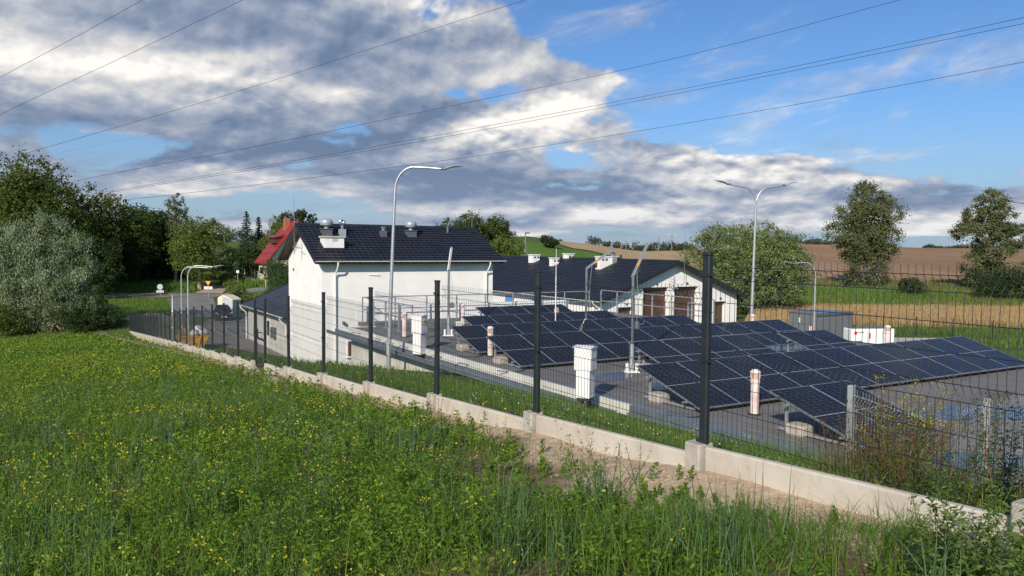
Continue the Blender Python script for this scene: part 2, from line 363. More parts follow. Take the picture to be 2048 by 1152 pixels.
def fieldmat(name, stops, furrow=0, sc=.05):
    m, nt, b = new_mat(name); v = coords(nt)
    n1 = noise(nt, coords(nt, scale=(1, .35, 1)), sc, 6, .6); n2 = noise(nt, v, 1.5, 5, .7)
    f = math_(nt, 'ADD', math_(nt,'MULTIPLY',n1,.65), math_(nt,'MULTIPLY',n2,.35))
    if furrow:
        wv = nt.nodes.new("ShaderNodeTexWave"); wv.inputs['Scale'].default_value = furrow; wv.inputs['Distortion'].default_value = 1.2; wv.inputs['Detail'].default_value = 3
        link(nt, coords(nt, scale=(1,.15,1)), wv.inputs[0]); f = math_(nt,'ADD',math_(nt,'MULTIPLY',f,.8),math_(nt,'MULTIPLY',wv.outputs['Fac'],.2))
    link(nt, ramp(nt, f, stops), b.inputs['Base Color']); b.inputs['Roughness'].default_value = .95; b.inputs['Specular IOR Level'].default_value = .1
    bump(nt, b, n2, .6, .15); M[name] = m
fieldmat('ploughed', [(.3,(.19,.11,.058)),(.5,(.285,.175,.10)),(.7,(.37,.25,.155))], .09)
fieldmat('stubble', [(.3,(.36,.25,.13)),(.6,(.46,.33,.185))], .12)
fieldmat('slope_grass', [(.3,(.06,.13,.02)),(.55,(.10,.18,.03)),(.75,(.15,.19,.05))])
fieldmat('verge', [(.3,(.06,.10,.025)),(.45,(.10,.15,.04)),(.62,(.24,.21,.09))], sc=.12)
fieldmat('wheat_ground', [(.3,(.30,.20,.10)),(.6,(.40,.28,.15))], sc=.2)
fieldmat('sandy', [(.3,(.30,.23,.16)),(.6,(.40,.32,.24))], sc=.5)
drape('road', 'grey asphalt road running across behind the yard', [(-150,116.5),rayY(690,116.5),rayY(690,122.5),(-150,122.5)], 60, 3, 'asphalt', .05, 'road')
drape('driveway', 'asphalt driveway joining the yard to the road', [rayY(352,86),rayY(440,86),rayY(425,116.6),rayY(330,116.6)], 12, 20, 'asphalt', .04, 'driveway')
drape('yard_paving', 'grey paved yard beside the white buildings', [(-28.5,66),(-14,54),(6,88),(-33,87)], 30, 24, 'paving', .03, 'paving')
drape('dirt_track', 'sandy track mouth on the far side of the road', [rayY(395,123),rayY(452,123),rayY(447,131),rayY(428,131)], 8, 6, 'sandy', .06, 'track', edge=.3)
drape('footpath', 'narrow pale path crossing the lawn below the hedge', [rayY(468,150),rayY(476,150),rayY(530,124),rayY(520,124)], 3, 16, 'sandy', .06, 'path')
drape('country_road', 'thin grey country road below the ploughed field', [(28,134),(160,134),(160,138.5),(28,138.5)], 60, 3, 'asphalt', .06, 'road')
drape('wheat_field', 'strip of ripe wheat ground behind the grey cabin', [(22,74),(90,74),(110,97),(30,97)], 40, 14, 'wheat_ground', .05, 'field')
drape('ploughed_field', 'reddish brown ploughed hill above the road', [(42,141),(190,141),(430,430),(72,430)], 80, 60, 'ploughed', .1, 'field')
drape('stubble_field', 'pale harvested field on the hill behind the garage', [(16,205),(46,165),(75,430),(6,430)], 40, 50, 'stubble', .16, 'field')
drape('green_slope', 'bright green grass slope behind the garage', [(-4,120),(40,120),(40,172),(-2,215)], 40, 40, 'slope_grass', .1, 'slope')
drape('grass_verge', 'rough grass strip between the wheat and the country road', [(22,97.5),(150,97.5),(150,133.8),(26,133.8)], 50, 20, 'verge', .05, 'verge')

# ------------------------------------------------------------------ foliage
def unit(n):
    v = rng.normal(size=(n,3)); return v/np.linalg.norm(v, axis=1, keepdims=True)
def leaf_quads(Pc, N, L, Wd, axis=None, droop=0):
    """diamond leaves at Pc with normals N"""
    n = len(Pc); a = unit(n) if axis is None else axis
    a = a - (a*N).sum(1, keepdims=True)*N; a /= np.maximum(np.linalg.norm(a, axis=1, keepdims=True), 1e-6)
    b_ = np.cross(N, a); L = np.broadcast_to(L, (n,))[:, None]; Wd = np.broadcast_to(Wd, (n,))[:, None]
    return np.stack([Pc-a*L*.5, Pc+b_*Wd*.5, Pc+a*L*.5, Pc-b_*Wd*.5], 1)
def crown(blobs, n, L, Wd, clump=46, spread=.19, up=.0, axis_up=0):
    B = np.array(blobs, float); w = (B[:,3]*B[:,4]); w /= w.sum()
    bi = rng.choice(len(B), n, p=w); cd = unit(len(B)*clump).reshape(len(B), clump, 3)
    cr = rng.uniform(.82, 1.05, (len(B), clump))
    ci = rng.integers(0, clump, n); d0 = cd[bi, ci]; r0 = cr[bi, ci]
    rad = B[bi][:, 3:6]
    off = rng.normal(size=(n,3))*spread
    pos = d0*r0[:,None] + off*rng.uniform(.2,1,(n,1))
    Pc = B[bi][:, :3] + pos*rad
    nn = d0*.9 + unit(n)*.9 + np.array([0,0,up]); nn /= np.linalg.norm(nn, axis=1, keepdims=True)
    ax = None
    if axis_up: ax = unit(n)*.5 + np.array([0,0,axis_up])
    sz = rng.uniform(.6, 1.35, n)
    return leaf_quads(Pc, nn, L*sz, Wd*sz, ax)
def auto_blobs(w, hh, z0, n=16, rr=.3, depth=None, top=.0, bottom=.0):
    """blobs filling an ellipsoid w wide, hh tall, bottom at z0"""
    depth = depth or w; out = [(0,0,z0+hh*.5,w*.33,depth*.33,hh*.34)]
    for i in range(n):
        d = unit(1)[0]; k = random.uniform(.62, .74)
        zz = d[2]*.5*k; taper = 1 - top*max(0, zz*2) - bottom*max(0, -zz*2)
        r = rr*random.uniform(.75, 1.2)
        k = k if rr > .36 else random.uniform(.68, .80)
        out.append((d[0]*w*.5*k*taper, d[1]*depth*.5*k*taper, z0+hh*(.5+zz), w*r*.62, depth*r*.62, min(w, hh)*r*.62))
    return out
def trunk_mb(height, r, blobs, n=9, k=8, lean=0):
    mb = MB(); pts = []; rs = []
    for i in range(7):
        u = i/6; pts.append((lean*u*u+.12*r*math.sin(u*7), .1*r*math.cos(u*5), -0.4 + (height+.4)*u)); rs.append(r*(1.25-.9*u) if i else r*1.6)
    mb.tube(pts, rs, k)
    for b_ in random.sample(list(blobs), min(n, len(blobs))):
        u = random.uniform(.35, .85); i = min(5, int(u*6)); a = Vector(pts[i]); e = Vector(b_[:3])
        m = (a+e)/2 + Vector((0,0,-.1*(e-a).length)); mb.tube([a, m, e], [r*.45*(1.2-u), r*.28, r*.06], 5)
    return mb
def tree(name, label, X, Y, blobs, n, L, Wd, mat, tr=.3, th=None, group=None, cat='tree', bark='bark', z=None, lean=0, nb=9, **kw):
    z = h(X, Y) if z is None else z
    t = thing(name, label, cat, (X, Y, z), 0, group)
    npmesh('crown', crown(blobs, n, L, Wd, **kw), 4, mat, t)
    if tr: trunk_mb(th or max(b_[2] for b_ in blobs)*.75, tr, blobs, nb, lean=lean).build('trunk', bark, t, True)
    return t
def pxm(Y): return Y/F     # metres per photo pixel at depth Y
def tree_px(name, label, x0, x1, ytop, Y, mat, n, L, z0=.12, Wd=None, nb=16, tr=.3, cat='tree', group=None, rr=.3, dd=None, top=0, bottom=0, **kw):
    """tree whose crown spans photo columns x0..x1 and reaches row ytop at depth Y"""
    p = P((x0+x1)/2, ytop, Y); w = (x1-x0)*pxm(Y); z = h(p.x, p.y); hh = p.z - z
    bl = auto_blobs(w, hh*(1-z0), hh*z0, nb, rr, dd, top, bottom)
    return tree(name, label, p.x, p.y, bl, n, L, Wd or L*.6, mat, tr, group=group, cat=cat, z=z, **kw)
fg = 'trees of the dark wood beyond the road'
# far backdrop of the wood
tree_px('oak_tree', 'broad oak at the left edge of the wood with sunlit rounded crown', -14, 222, 314, 118, 'leaf_oak', 62000, .40, -.02, nb=60, tr=.5, group=fg, clump=40, rr=.30)
tree_px('oak_tree', 'oak cut by the picture edge behind the silver willow', -180, 70, 312, 128, 'leaf_oak', 38000, .36, .0, nb=44, tr=.5, group=fg, rr=.30)
tree_px('oak_tree', 'dark oak standing just right of the broadest oak', 150, 300, 378, 128, 'leaf_oak', 32000, .34, -.05, nb=40, tr=.5, group=fg, rr=.32)
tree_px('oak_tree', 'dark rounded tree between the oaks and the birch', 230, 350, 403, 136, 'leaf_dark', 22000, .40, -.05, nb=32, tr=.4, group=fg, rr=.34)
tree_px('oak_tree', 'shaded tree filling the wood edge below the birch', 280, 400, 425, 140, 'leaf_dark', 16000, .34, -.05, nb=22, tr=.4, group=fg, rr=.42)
tree_px('linden_tree', 'sunlit light green tree at the right end of the wood', 343, 452, 432, 127, 'leaf_light', 19000, .30, .08, nb=24, tr=.3, rr=.40, bark='bark_pale', group=fg)
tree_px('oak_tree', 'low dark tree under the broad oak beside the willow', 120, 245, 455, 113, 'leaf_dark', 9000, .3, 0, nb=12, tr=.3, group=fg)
tree_px('birch_tree', 'tall thin birch rising above the wood', 326, 372, 378, 134, 'leaf_poplar', 3500, .26, .45, nb=12, tr=.2, bark='bark_pale', group=fg, rr=.36)
for i, (x0, x1, yt, Y) in enumerate([(-60,60,500,130),(40,150,505,134),(150,260,500,139),(250,350,500,146),(330,440,485,150),(380,470,520,160)]):
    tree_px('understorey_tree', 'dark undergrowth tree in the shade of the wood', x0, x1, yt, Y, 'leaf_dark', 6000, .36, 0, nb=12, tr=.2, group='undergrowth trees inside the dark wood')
def spruce(label, px, ytop, Y, w):
    p = P(px, ytop, Y); z = h(p.x, p.y); hh = p.z-z
    t = thing('spruce_tree', label, 'spruce', (p.x, p.y, z), 0, 'spruces beside the red roofed house')
    L = []; nw = 26
    for i in range(nw):
        u = i/nw; zz = hh*(.12+.86*u); rad = w*.5*(1-u)**.85*random.uniform(.75,1.15)+.15; nbr = max(5, int(13*(1-u))+3)
        for j in range(nbr):
            a = random.uniform(0, 2*PI); rl = rad*random.uniform(.7,1.15); m = int(10+22*(1-u)); q = rng.uniform(0.05,1,m)
            c = np.stack([np.cos(a)*q*rl, np.sin(a)*q*rl, zz-q*rl*.25+q*q*rl*.15], 1)+rng.normal(size=(m,3))*[.09,.09,.07]
            nn = unit(m)+[0,0,.8]; nn /= np.linalg.norm(nn, axis=1, keepdims=True)
            L.append(leaf_quads(c, nn, .38, .16, np.tile([math.cos(a),math.sin(a),-.3],(m,1))+rng.normal(size=(m,3))*.3))
    npmesh('crown', np.concatenate(L), 4, 'leaf_spruce', t)
    MB().tube([(0,0,-.3),(0,0,hh*.5),(0,0,hh*.99)], [.25,.14,.02], 7).build('trunk', 'bark', t)
spruce('taller spruce left of the red roof', 493, 418, 150, 5.2)
spruce('shorter spruce just beside the taller one', 517, 430, 154, 4.2)
for x0, x1, yt, lab in ((470,486,492,'leftmost narrow column thuja below the spruces'),(484,500,476,'middle column thuja and the palest of three'),(499,516,486,'dark column thuja nearest the red roofed house')):
    p = P((x0+x1)/2, yt, 142); z = h(p.x, p.y); hh = p.z-z; w = (x1-x0)*pxm(142)
    bl = [(0,0,hh*u,w*.5*k,w*.5*k,hh*.16) for u, k in ((.12,.95),(.3,1),(.5,1),(.68,.85),(.84,.55))]
    tree('thuja_tree', lab, p.x, p.y, bl, 3500, .22, .12, 'leaf_thuja', .1, group='column thujas below the spruces', cat='thuja', z=z, clump=40, axis_up=1.2)
tree_px('weeping_willow', 'yellowish green willow between the spruces and the red roof', 520, 600, 428, 148, 'leaf_light', 11000, .3, 0, nb=18, tr=.3, axis_up=1.4, Wd=.12)
tree_px('maple_tree', 'dark green tree behind the red roof ridge', 585, 635, 405, 165, 'leaf_dark', 7000, .32, .1, tr=.3, nb=14)
tree_px('maple_tree', 'bushy tree top behind the willow left of the ridge', 545, 605, 416, 170, 'leaf_dark', 7000, .32, .1, tr=.3, nb=14)
tree_px('shrub', 'small dark tree in the gap between wood and spruces', 448, 476, 488, 165, 'leaf_dark', 3500, .3, 0, tr=.15, nb=10, cat='shrub')
tree_px('shrub', 'clipped mound shaped shrub in front of the red roofed house', 528, 578, 521, 112, 'leaf_thuja', 11000, .17, .3, tr=.1, nb=22, cat='shrub', rr=.5)
tree_px('shrub', 'spreading juniper below the mound shaped shrub', 536, 604, 543, 104, 'leaf_thuja', 13000, .17, -.1, tr=.1, nb=24, cat='shrub', rr=.5)
tree_px('thuja_tree', 'small bright thuja beside the cream container behind the car', 462, 484, 572, 92, 'leaf_thuja', 3000, .17, 0, tr=.08, nb=10, cat='thuja', axis_up=1, rr=.4)
tree_px('shrub', 'loose leafy garden bush right of the small thuja', 480, 506, 580, 95, 'leaf_light', 1800, .16, 0, tr=.06, nb=8, cat='shrub')
# hedge
p0 = np.array(rayY(442, 146)); p1 = np.array(rayY(480, 112)); u = np.linspace(0,1,16)
hx = p0[0]+(p1[0]-p0[0])*u; hy = p0[1]+(p1[1]-p0[1])*u
t = thing('hedge', 'long clipped hedge running up from the road to the wood', 'hedge', (hx[8], hy[8], h(hx[8],hy[8])))
bl = [(x-hx[8], y-hy[8], h(x,y)-h(hx[8],hy[8])+.7, .95, 1.4, .8) for x, y in zip(hx,hy)]
npmesh('foliage', crown(bl, 16000, .2, .12, clump=40), 4, 'leaf_light', t)
# centre trees behind the two roofs
gp = 'trees behind the tower and garage roofs'
tree_px('linden_tree', 'wide olive green tree above the ridge end of the white tower house', 872, 978, 421, 122, 'leaf_oak', 24000, .28, .1, nb=26, tr=.3, group=gp, rr=.40)
tree_px('linden_tree', 'tall narrow tree right of the wide olive tree', 962, 1026, 427, 128, 'leaf_oak', 13000, .28, .1, nb=20, rr=.46, tr=.3, group=gp)
tree_px('linden_tree', 'bright green young tree in front of the narrow tree', 978, 1048, 466, 112, 'leaf_light', 13000, .26, .1, nb=20, rr=.44, tr=.2, group=gp)
tree_px('treetop_sapling', 'three small bright treetops peeping over the dark ridge', 838, 872, 446, 135, 'leaf_light', 2500, .25, .1, nb=9, tr=.1, group=gp)
tree_px('shrub_tree', 'lone round tree on the green slope', 1080, 1116, 468, 190, 'leaf_dark', 5000, .34, 0, nb=12, tr=.2, dd=5)
tree_px('flowering_willow', 'huge round willow shrub with pale bloom behind the garage', 1362, 1608, 448, 93, 'leaf_bloom', 90000, .21, -.04, nb=46, tr=.3, clump=34, Wd=.12, rr=.30, spread=.18)
p = P(1735, 370, 134); z = h(p.x, p.y); hh = p.z-z
bl = [(0,0,hh*.86,2.6,2.6,2.2),(-2.4,0,hh*.70,2.6,2.6,2.4),(2.6,.5,hh*.73,3.1,2.6,2.5),(.2,-1,hh*.66,3,3,2.6),(-3.6,.4,hh*.54,2.6,2.6,2.0),(3.0,0,hh*.53,2.4,2.6,2.2),(-.8,-1,hh*.46,3.2,3,2.6),(2.0,0,hh*.38,2.6,2.6,2.2),(-2.2,.5,hh*.36,2.2,2.2,1.8),(0,0,hh*.24,2.6,2.6,2.6),(.4,0,hh*.12,2.8,2.6,2.4),(-.6,0,hh*.94,1.2,1.2,1.4)]
tree('poplar_tree', 'tall ragged poplar in front of the ploughed hill', p.x, p.y, [(a,b,c,d*1.12,e*1.12,f*1.12) for a,b,c,d,e,f in bl], 40000, .30, .2, 'leaf_poplar', .4, z=z, clump=40, spread=.26)
p = P(1984, 383, 128); z = h(p.x, p.y); hh = p.z-z
bl = [(-.2,0,hh*.90,2.0,2,1.5),(-1.8,0,hh*.74,2.4,2.2,1.9),(1.2,0,hh*.72,2.2,2.2,2),(-3.6,0,hh*.60,2.0,2,1.2),(3.4,0,hh*.62,1.6,1.6,1.0),(4.6,0,hh*.52,2.0,1.8,1.3),(-.6,0,hh*.56,2.4,2,1.9),(.6,0,hh*.40,2.4,2.2,1.8),(-1.2,0,hh*.27,2.4,2.2,1.8),(1.4,0,hh*.2,2.6,2.4,2),(0,0,hh*.1,2.8,2.4,1.6)]
tree('ash_tree', 'gnarled olive coloured tree near the right picture edge', p.x, p.y, [(a,b,c,d*1.2,e*1.15,f*1.25) for a,b,c,d,e,f in bl], 42000, .28, .19, 'leaf_poplar', .45, z=z, clump=24, spread=.22)
tree_px('shrub', 'dark round bush alone beside the country road', 1803, 1858, 555, 118, 'leaf_dark', 6000, .2, -.05, tr=.1, nb=14, cat='shrub', rr=.4)
for i, (x0,x1,yt,Y,lab) in enumerate([(1945,2030,535,112,'dark bushes under the gnarled tree at its foot'),(2010,2110,528,110,'dark bush cut by the right picture edge')]):
    tree_px('shrub', lab, x0, x1, yt, Y, 'leaf_dark', 8000, .22, -.05, tr=.1, nb=16, cat='shrub', rr=.38)
# silver willow and its neighbour bush
p = P(88, 640, 76); z = h(p.x, p.y)
t = thing('silver_willow', 'silvery leaved willow with many bare leaning stems at the field corner', 'willow', (p.x, p.y, z))
bl = [(-3.6,0,8.6,1.9,1.9,2.0),(-1.2,.4,9.3,1.7,1.7,1.9),(1.2,0,8.8,1.8,1.8,2.0),(3.2,-.3,7.2,1.6,1.6,2.1),(-5,-.4,6.4,1.8,1.8,2.1),(-2.6,-1.3,6.2,2.1,1.8,2.2),(0,-1.2,6.6,2.1,1.8,2.2),(2.2,-1.2,5.5,1.7,1.6,2.0),(3.9,0,5.0,1.3,1.5,2.0),(3.2,-.6,3.4,1.5,1.4,1.7),(-4.4,-.6,4.2,1.6,1.6,1.8),(-1,.5,5,2.4,1.8,2),(-6.8,0,8,1.8,1.8,2.4),(-6.6,0,5,1.8,1.8,2.4),(.6,-1.3,4.3,1.7,1.2,1.6),(1.6,-1.0,3.0,1.5,1.2,1.4),(4.2,0,2.2,1.2,1.2,1.2),(-3,-1,2.6,1.3,1.0,1.2),(-1,-1.4,3.6,1.5,1.0,1.4),(-.6,-1.6,2.3,1.6,.9,1.3),(1.2,-1.5,1.7,1.4,.9,1.1),(2.6,-1.2,4.2,1.4,1.0,1.5),(-2.4,-1.3,4.4,1.5,1.0,1.5)]
npmesh('crown', crown([(a,b,c,d*1.12,e*1.12,f*1.1) for a,b,c,d,e,f in bl], 72000, .20, .07, clump=16, spread=.24, axis_up=1.3), 4, 'leaf_silver', t)
tb = MB()
for i in range(22):
    b_ = bl[i % len(bl)]; x0 = random.uniform(-2.4,2.4); tb.tube([(x0,random.uniform(-.8,.5),-.3),(x0*.9+b_[0]*.35, -.5, b_[2]*.35),(b_[0]*.85, b_[1], b_[2]*.75),(b_[0],b_[1],b_[2]+.8)], [.10,.07,.045,.015], 6)
tb.build('trunk', 'bark_pale', t, True)
tree_px('shrub', 'dark bush at the field corner below the silver willow', 120, 240, 602, 76, 'leaf_dark', 11000, .17, -.1, tr=.08, nb=22, cat='shrub', rr=.34)
tree_px('shrub', 'low green shrub round the foot of the silver willow stems', -30, 70, 610, 74, 'leaf_oak', 6000, .17, -.1, tr=.06, nb=14, cat='shrub')
tree_px('shrub', 'leafy lower shrub between the willow and the dark oak foot', 170, 215, 570, 92, 'leaf_oak', 3500, .2, 0, tr=.06, nb=10, cat='shrub')
# distant tree lines
def far_tree(px, w, hpx, Y, nm='distant_tree', lab='small round tree on the far skyline', grp='trees on the far skyline'):
    X = (px-1024)/F*Y; z = h(X, Y); s_ = pxm(Y)
    bl = auto_blobs(w*s_, hpx*s_*1.1, -.1*hpx*s_, 10, .66)
    o = thing(nm, lab, 'tree', (X, Y, z), 0, grp); npmesh('crown', crown(bl, int(300+w*20), s_*2.6, s_*1.8, clump=14, spread=.3), 4, 'leaf_far', o)
for px, w, hh in [(1188,26,16),(1212,16,9),(1232,18,12),(1250,16,10),(1272,24,15),(1290,18,12),(1303,20,16),(1322,22,17),(1340,24,18),(1357,18,12),(1368,20,13),(1384,14,9),(1119,8,5)]:
    far_tree(px, w, hh, 330+px % 17, lab='round tree in the skyline row above the stubble field')
for px, w, hh in [(1600,44,22),(1630,40,14),(1582,16,18),(1657,16,10),(1850,10,5),(1858,16,9),(1879,12,7),(1896,14,7),(1910,16,9),(1924,16,10),(1942,16,12),(1962,14,10),(2030,16,10),(2042,14,8),(1645,12,7),(1868,8,5)]:
    far_tree(px, w, hh, 345+px % 19, lab='small tree on the skyline above the ploughed hill', grp='trees on the ploughed skyline')
for i in range(26):
    px = 440+i*23; far_tree(px, 26, 14+6*(i % 3), 380, 'distant_tree', 'low tree behind the houses on the horizon', 'horizon trees hidden mostly behind the houses')
# ------------------------------------------------------------------ buildings
E1 = Vector((-sT, cT, 0)); E2 = Vector((cT, sT, 0))
def tile_roof(name, parent, a, b_, up, length_up, row=.37, col=.36, mat='roof_tile', amp=.045, step=.055, sub=6):
    """metal tile sheet: a->b eave edge, up = unit vector up the slope; local coordinates"""
    a, b_, up = Vector(a), Vector(b_), Vector(up).normalized(); ex = (b_-a); L = ex.length; ex.normalize(); n = ex.cross(up).normalized()
    if n.z < 0: n = -n
    nc = max(2, int(L/col))*sub; nr = max(1, int(round(length_up/row))); rw = length_up/nr
    us = np.linspace(0, L, nc+1); wave = amp*np.abs(np.sin(us/col*PI/1.0*.5*2))**.7
    V = []; Fq = []
    for r in range(nr):
        for (v, lift) in ((r*rw, step), (r*rw+rw*.5, step*.45), ((r+1)*rw, 0.0)):
            for k, u_ in enumerate(us):
                p = a + ex*float(u_) + up*(v - (.03*abs(math.sin(u_/col*PI)) if lift == step else 0)) + n*(float(wave[k])+lift+.02); V.append(p[:])
    w = nc+1
    for q in range(nr*3-1):
        for k in range(nc): Fq.append((q*w+k, q*w+k+1, (q+1)*w+k+1, (q+1)*w+k))
    o = MB(); o.v = V; o.f = Fq
    # underside board
    q = [a, b_, b_+up*length_up, a+up*length_up]; o.add([x+n*.02 for x in q]+[x-n*.08 for x in q], [(4,5,6,7),(0,1,5,4),(1,2,6,5),(2,3,7,6),(3,0,4,7)])
    ob = MB(); ob.v, ob.f = o.v, o.f
    me = bpy.data.meshes.new(name); me.from_pydata(ob.v, [], ob.f); me.update(); me.materials.append(M[mat])
    r = bpy.data.objects.new(name, me); C.objects.link(r); r.parent = parent; return r
def gutter(parent, a, b_, r=.075, mat='white_plastic'):
    a, b_ = Vector(a), Vector(b_); d = (b_-a).normalized(); x = d.cross(Vector((0,0,1))); pr = []
    for k in range(9): an = PI+PI*k/8; pr.append((math.cos(an)*r, math.sin(an)*r))
    for k in range(8, -1, -1): an = PI+PI*k/8; pr.append((math.cos(an)*(r-.012), math.sin(an)*(r-.012)))
    m = MB(); m.loft([[p+x*u_+Vector((0,0,v)) for u_, v in pr] for p in (a, b_)]); return m.build('gutter', mat, parent)
# --- white tower house : local x along e2 (long wall), y along e1 (gable)
TN = Vector((-11.9, 49.0, 0)); ZE = -.98; L_T, W_T = 12.27, 7.67
tw = thing('tower_house', 'tall white rendered house with dark tiled gable roof behind the fence', 'building', (TN.x, TN.y, -8.1), TH)
g0 = -.6; ez = ZE+8.1; rise = 2.3; rz = ez + rise*(W_T/2)/(W_T/2+.6)
prof = [(0, g0), (W_T, g0), (W_T, ez+.25), (W_T/2, ez+.3+2.0), (0, ez+.25)]
MB().prism(prof, 0, L_T, 'x').build('wall', 'plaster', tw)
sl = math.hypot(W_T/2+.6, rise); upv = Vector((0, (W_T/2+.6)/sl, rise/sl))
rf = tile_roof('roof', tw, (-.55,-.6,ez), (L_T+.55,-.6,ez), upv, sl)
tile_roof('rear_slope', rf, (-.55,W_T+.6,ez), (L_T+.55,W_T+.6,ez), (0,-upv.y,upv.z), sl)
MB().tube([(-.6,W_T/2,ez+rise+.05),(L_T+.6,W_T/2,ez+rise+.05)], .11, 8).build('ridge_cap', 'roof_tile', rf, True)
for x in (-.57, L_T+.57):
    m = MB(); m.beam((x,-.62,ez-.06),(x,W_T/2,ez+rise-.04),.06,.24); m.beam((x,W_T/2,ez+rise-.04),(x,W_T+.62,ez-.06),.06,.24); m.build('verge_board', 'roof_trim', rf)
m = MB(); nn_ = 14
for k in range(nn_):
    for sgn in (0, 1):
        f0 = k/nn_; y = (-.55+f0*(W_T/2+.5)) if sgn == 0 else (W_T+.55-f0*(W_T/2+.5)); z = ez-.11+rise*f0
        m.add([(-.53,y,z),(-.02,y,z),(-.02,y+(.3 if sgn==0 else -.3),z+.165),(-.53,y+(.3 if sgn==0 else -.3),z+.165)], [(0,1,2,3)])
m.build('soffit', 'soffit', rf)
gutter(rf, (-.6,-.68,ez+.02), (L_T+.7,-.68,ez+.02))
MB().beam((-.55,-.6,ez-.1),(L_T+.55,-.6,ez-.1),.03,.16).build('fascia', 'roof_trim', rf)
def downpipe(x, parent, zb=-.4):
    MB().tube([(x,-.66,ez-.02),(x,-.66,ez-.18),(x,-.56,ez-.4),(x,-.2,ez-.75),(x,-.1,ez-.95),(x,-.1,zb)], .055, 8).build('downpipe', 'white_plastic', parent, True)
downpipe(.85, tw); downpipe(L_T-.55, tw)
# window low in the long wall
wf = MB(); wf.box(1.62,-.05,1.0,2.12,.02,2.05)
wo = wf.build('window', 'white_plastic', tw); MB().box(1.68,-.07,1.06,2.06,-.04,1.99).build('pane', 'brown_door', wo); MB().box(1.55,-.14,.93,2.2,.0,.995).build('sill', 'white_plastic', wo)
MB().box(1.3,-.26,3.1,1.42,-.01,3.3,.02).build('wall_lamp', 'vent_box', tw)
MB().tube([(3.9-.9+.1,-.02,ez-.9),(3.9-.1,-.06,ez-.93)], .03, 6).build('overflow_spout', 'white_plastic', tw)
m = MB()
for yy, ln in ((W_T*.42,.5),(W_T*.42,.5)): pass
ay = W_T/2+.15
m.tube([(-.02,ay,ez+1.0),(-.55,ay,ez+1.0)], .02, 6); m.tube([(-.5,ay,ez+.55),(-.5,ay,ez+1.2)], .02, 6); m.tube([(-.55,ay-.9,ez+.75),(-.5,ay+.2,ez+.9)], .015, 6)
for k in range(6): m.tube([(-.75,ay-.8+k*.18,ez+.77+k*.025),(-.3,ay-.8+k*.18,ez+.77+k*.025)], .008, 4)
m.build('wall_antenna', 'galv', tw)
MB().lathe([(.0,0),(.1,0),(.1,.04),(0,.04)], k=10).build('gable_vent', 'vent_box', tw, loc=(-.03, W_T*.82, ez-.7)).rotation_euler = (0, -PI/2, 0)
MB().tube([(-.65,W_T/2,ez+rise-1.9),(-.65,W_T/2,ez+rise+2.0)], [.03,.012], 6).build('lightning_rod', 'stainless', tw)
MB().tube([(L_T+.35,W_T/2,ez+rise),(L_T+.35,W_T/2,ez+rise+2.0)], [.025,.01], 6).build('lightning_rod', 'stainless', tw)
def roofz(y): return ez + rise*(y+.6)/(W_T/2+.6)
def on_roof(px, py):   # local x,y of a point on the front slope seen at px,py
    lo = None
    best = 1e9
    for y in np.linspace(-.5, W_T/2, 60):
        for x in np.linspace(-.5, L_T+.5, 140):
            p = TN + E2*x + E1*y; z = roofz(y)-8.1
            v = R.transposed() @ Vector((p.x, p.y, z)); q = (1024+F*v.x/-v.z-px)**2+(576-F*v.y/-v.z-py)**2
            if q < best: best, lo = q, (x, y)
    return lo
def cowl(px, py, r, kind):
    x, y = on_roof(px, py); z = roofz(y)
    b0 = MB(); b0.box(x-.32,y-.3,z-.3,x+.32,y+.3,z+.38); b0.box(x-.38,y-.36,z+.38,x+.38,y+.36,z+.44)
    if kind == 'big':
        f = b0.build('roof_cowl', 'vent_box', tw)
        MB().lathe([(.14,.42),(.14,.58),(r*.55,.60),(r*.88,.66),(r,.80),(r*.99,.88),(r*.88,1.0),(r*.55,1.09),(0,1.12)], (x,y,z), 24).build('cowl_head', 'grey_duct', f, True)
    else:
        b0 = MB(); b0.box(x-.2,y-.2,z-.3,x+.2,y+.2,z+.45); f = b0.build('roof_cowl', 'grey_duct' if kind == 'turbine' else 'vent_box', tw)
        if kind == 'turbine':
            m = MB(); m.lathe([(.1,.45),(.1,.7),(.05,.73)], (x,y,z), 12)
            for k in range(14):
                a = 2*PI*k/14; pts = []
                for q in range(7): an = -PI*.4+PI*.8*q/6; pts.append((x+.21*math.cos(an)*math.cos(a+q*.1), y+.21*math.cos(an)*math.sin(a+q*.1), z+.88+.19*math.sin(an)))
                m.tube(pts, .022, 4)
            m.build('turbine_head', 'stainless', f, True)
        else:
            MB().lathe([(.12,.45),(.12,.6),(.2,.6),(.2,.64),(.1,.72),(0,.74)], (x,y,z), 12).build('cowl_head', 'stainless', f, True)
cowl(652, 470, .44, 'big'); cowl(822, 473, .42, 'big'); cowl(684, 472, .2, 'turbine'); cowl(766, 474, .2, 'cap')
x, y = on_roof(896, 466); MB().tube([(x,y,roofz(y)-.1),(x,y,roofz(y)+.5),(x,y,roofz(y)+.52)], [.1,.1,.12], 10).build('vent_pipe', 'vent_box', tw, True)
x, y = on_roof(669, 500)
f = MB().box(x-.62,y-.1,roofz(y)-.4,x+.62,y+.95,roofz(y)+.82).build('chimney', 'white_paint', tw)
MB().box(x-.7,y-.18,roofz(y)+.82,x+.7,y+1.03,roofz(y)+.92).build('chimney_cap', 'concrete', f)
MB().box(x-.66,y-.16,roofz(y)-.3,x+.66,y+.3,roofz(y)+.17).build('flashing', 'roof_trim', f)
MB().box(x-.15,y-.115,roofz(y)+.58,x+.2,y-.1,roofz(y)+.76).build('vent_grille', 'pale_grey', f)
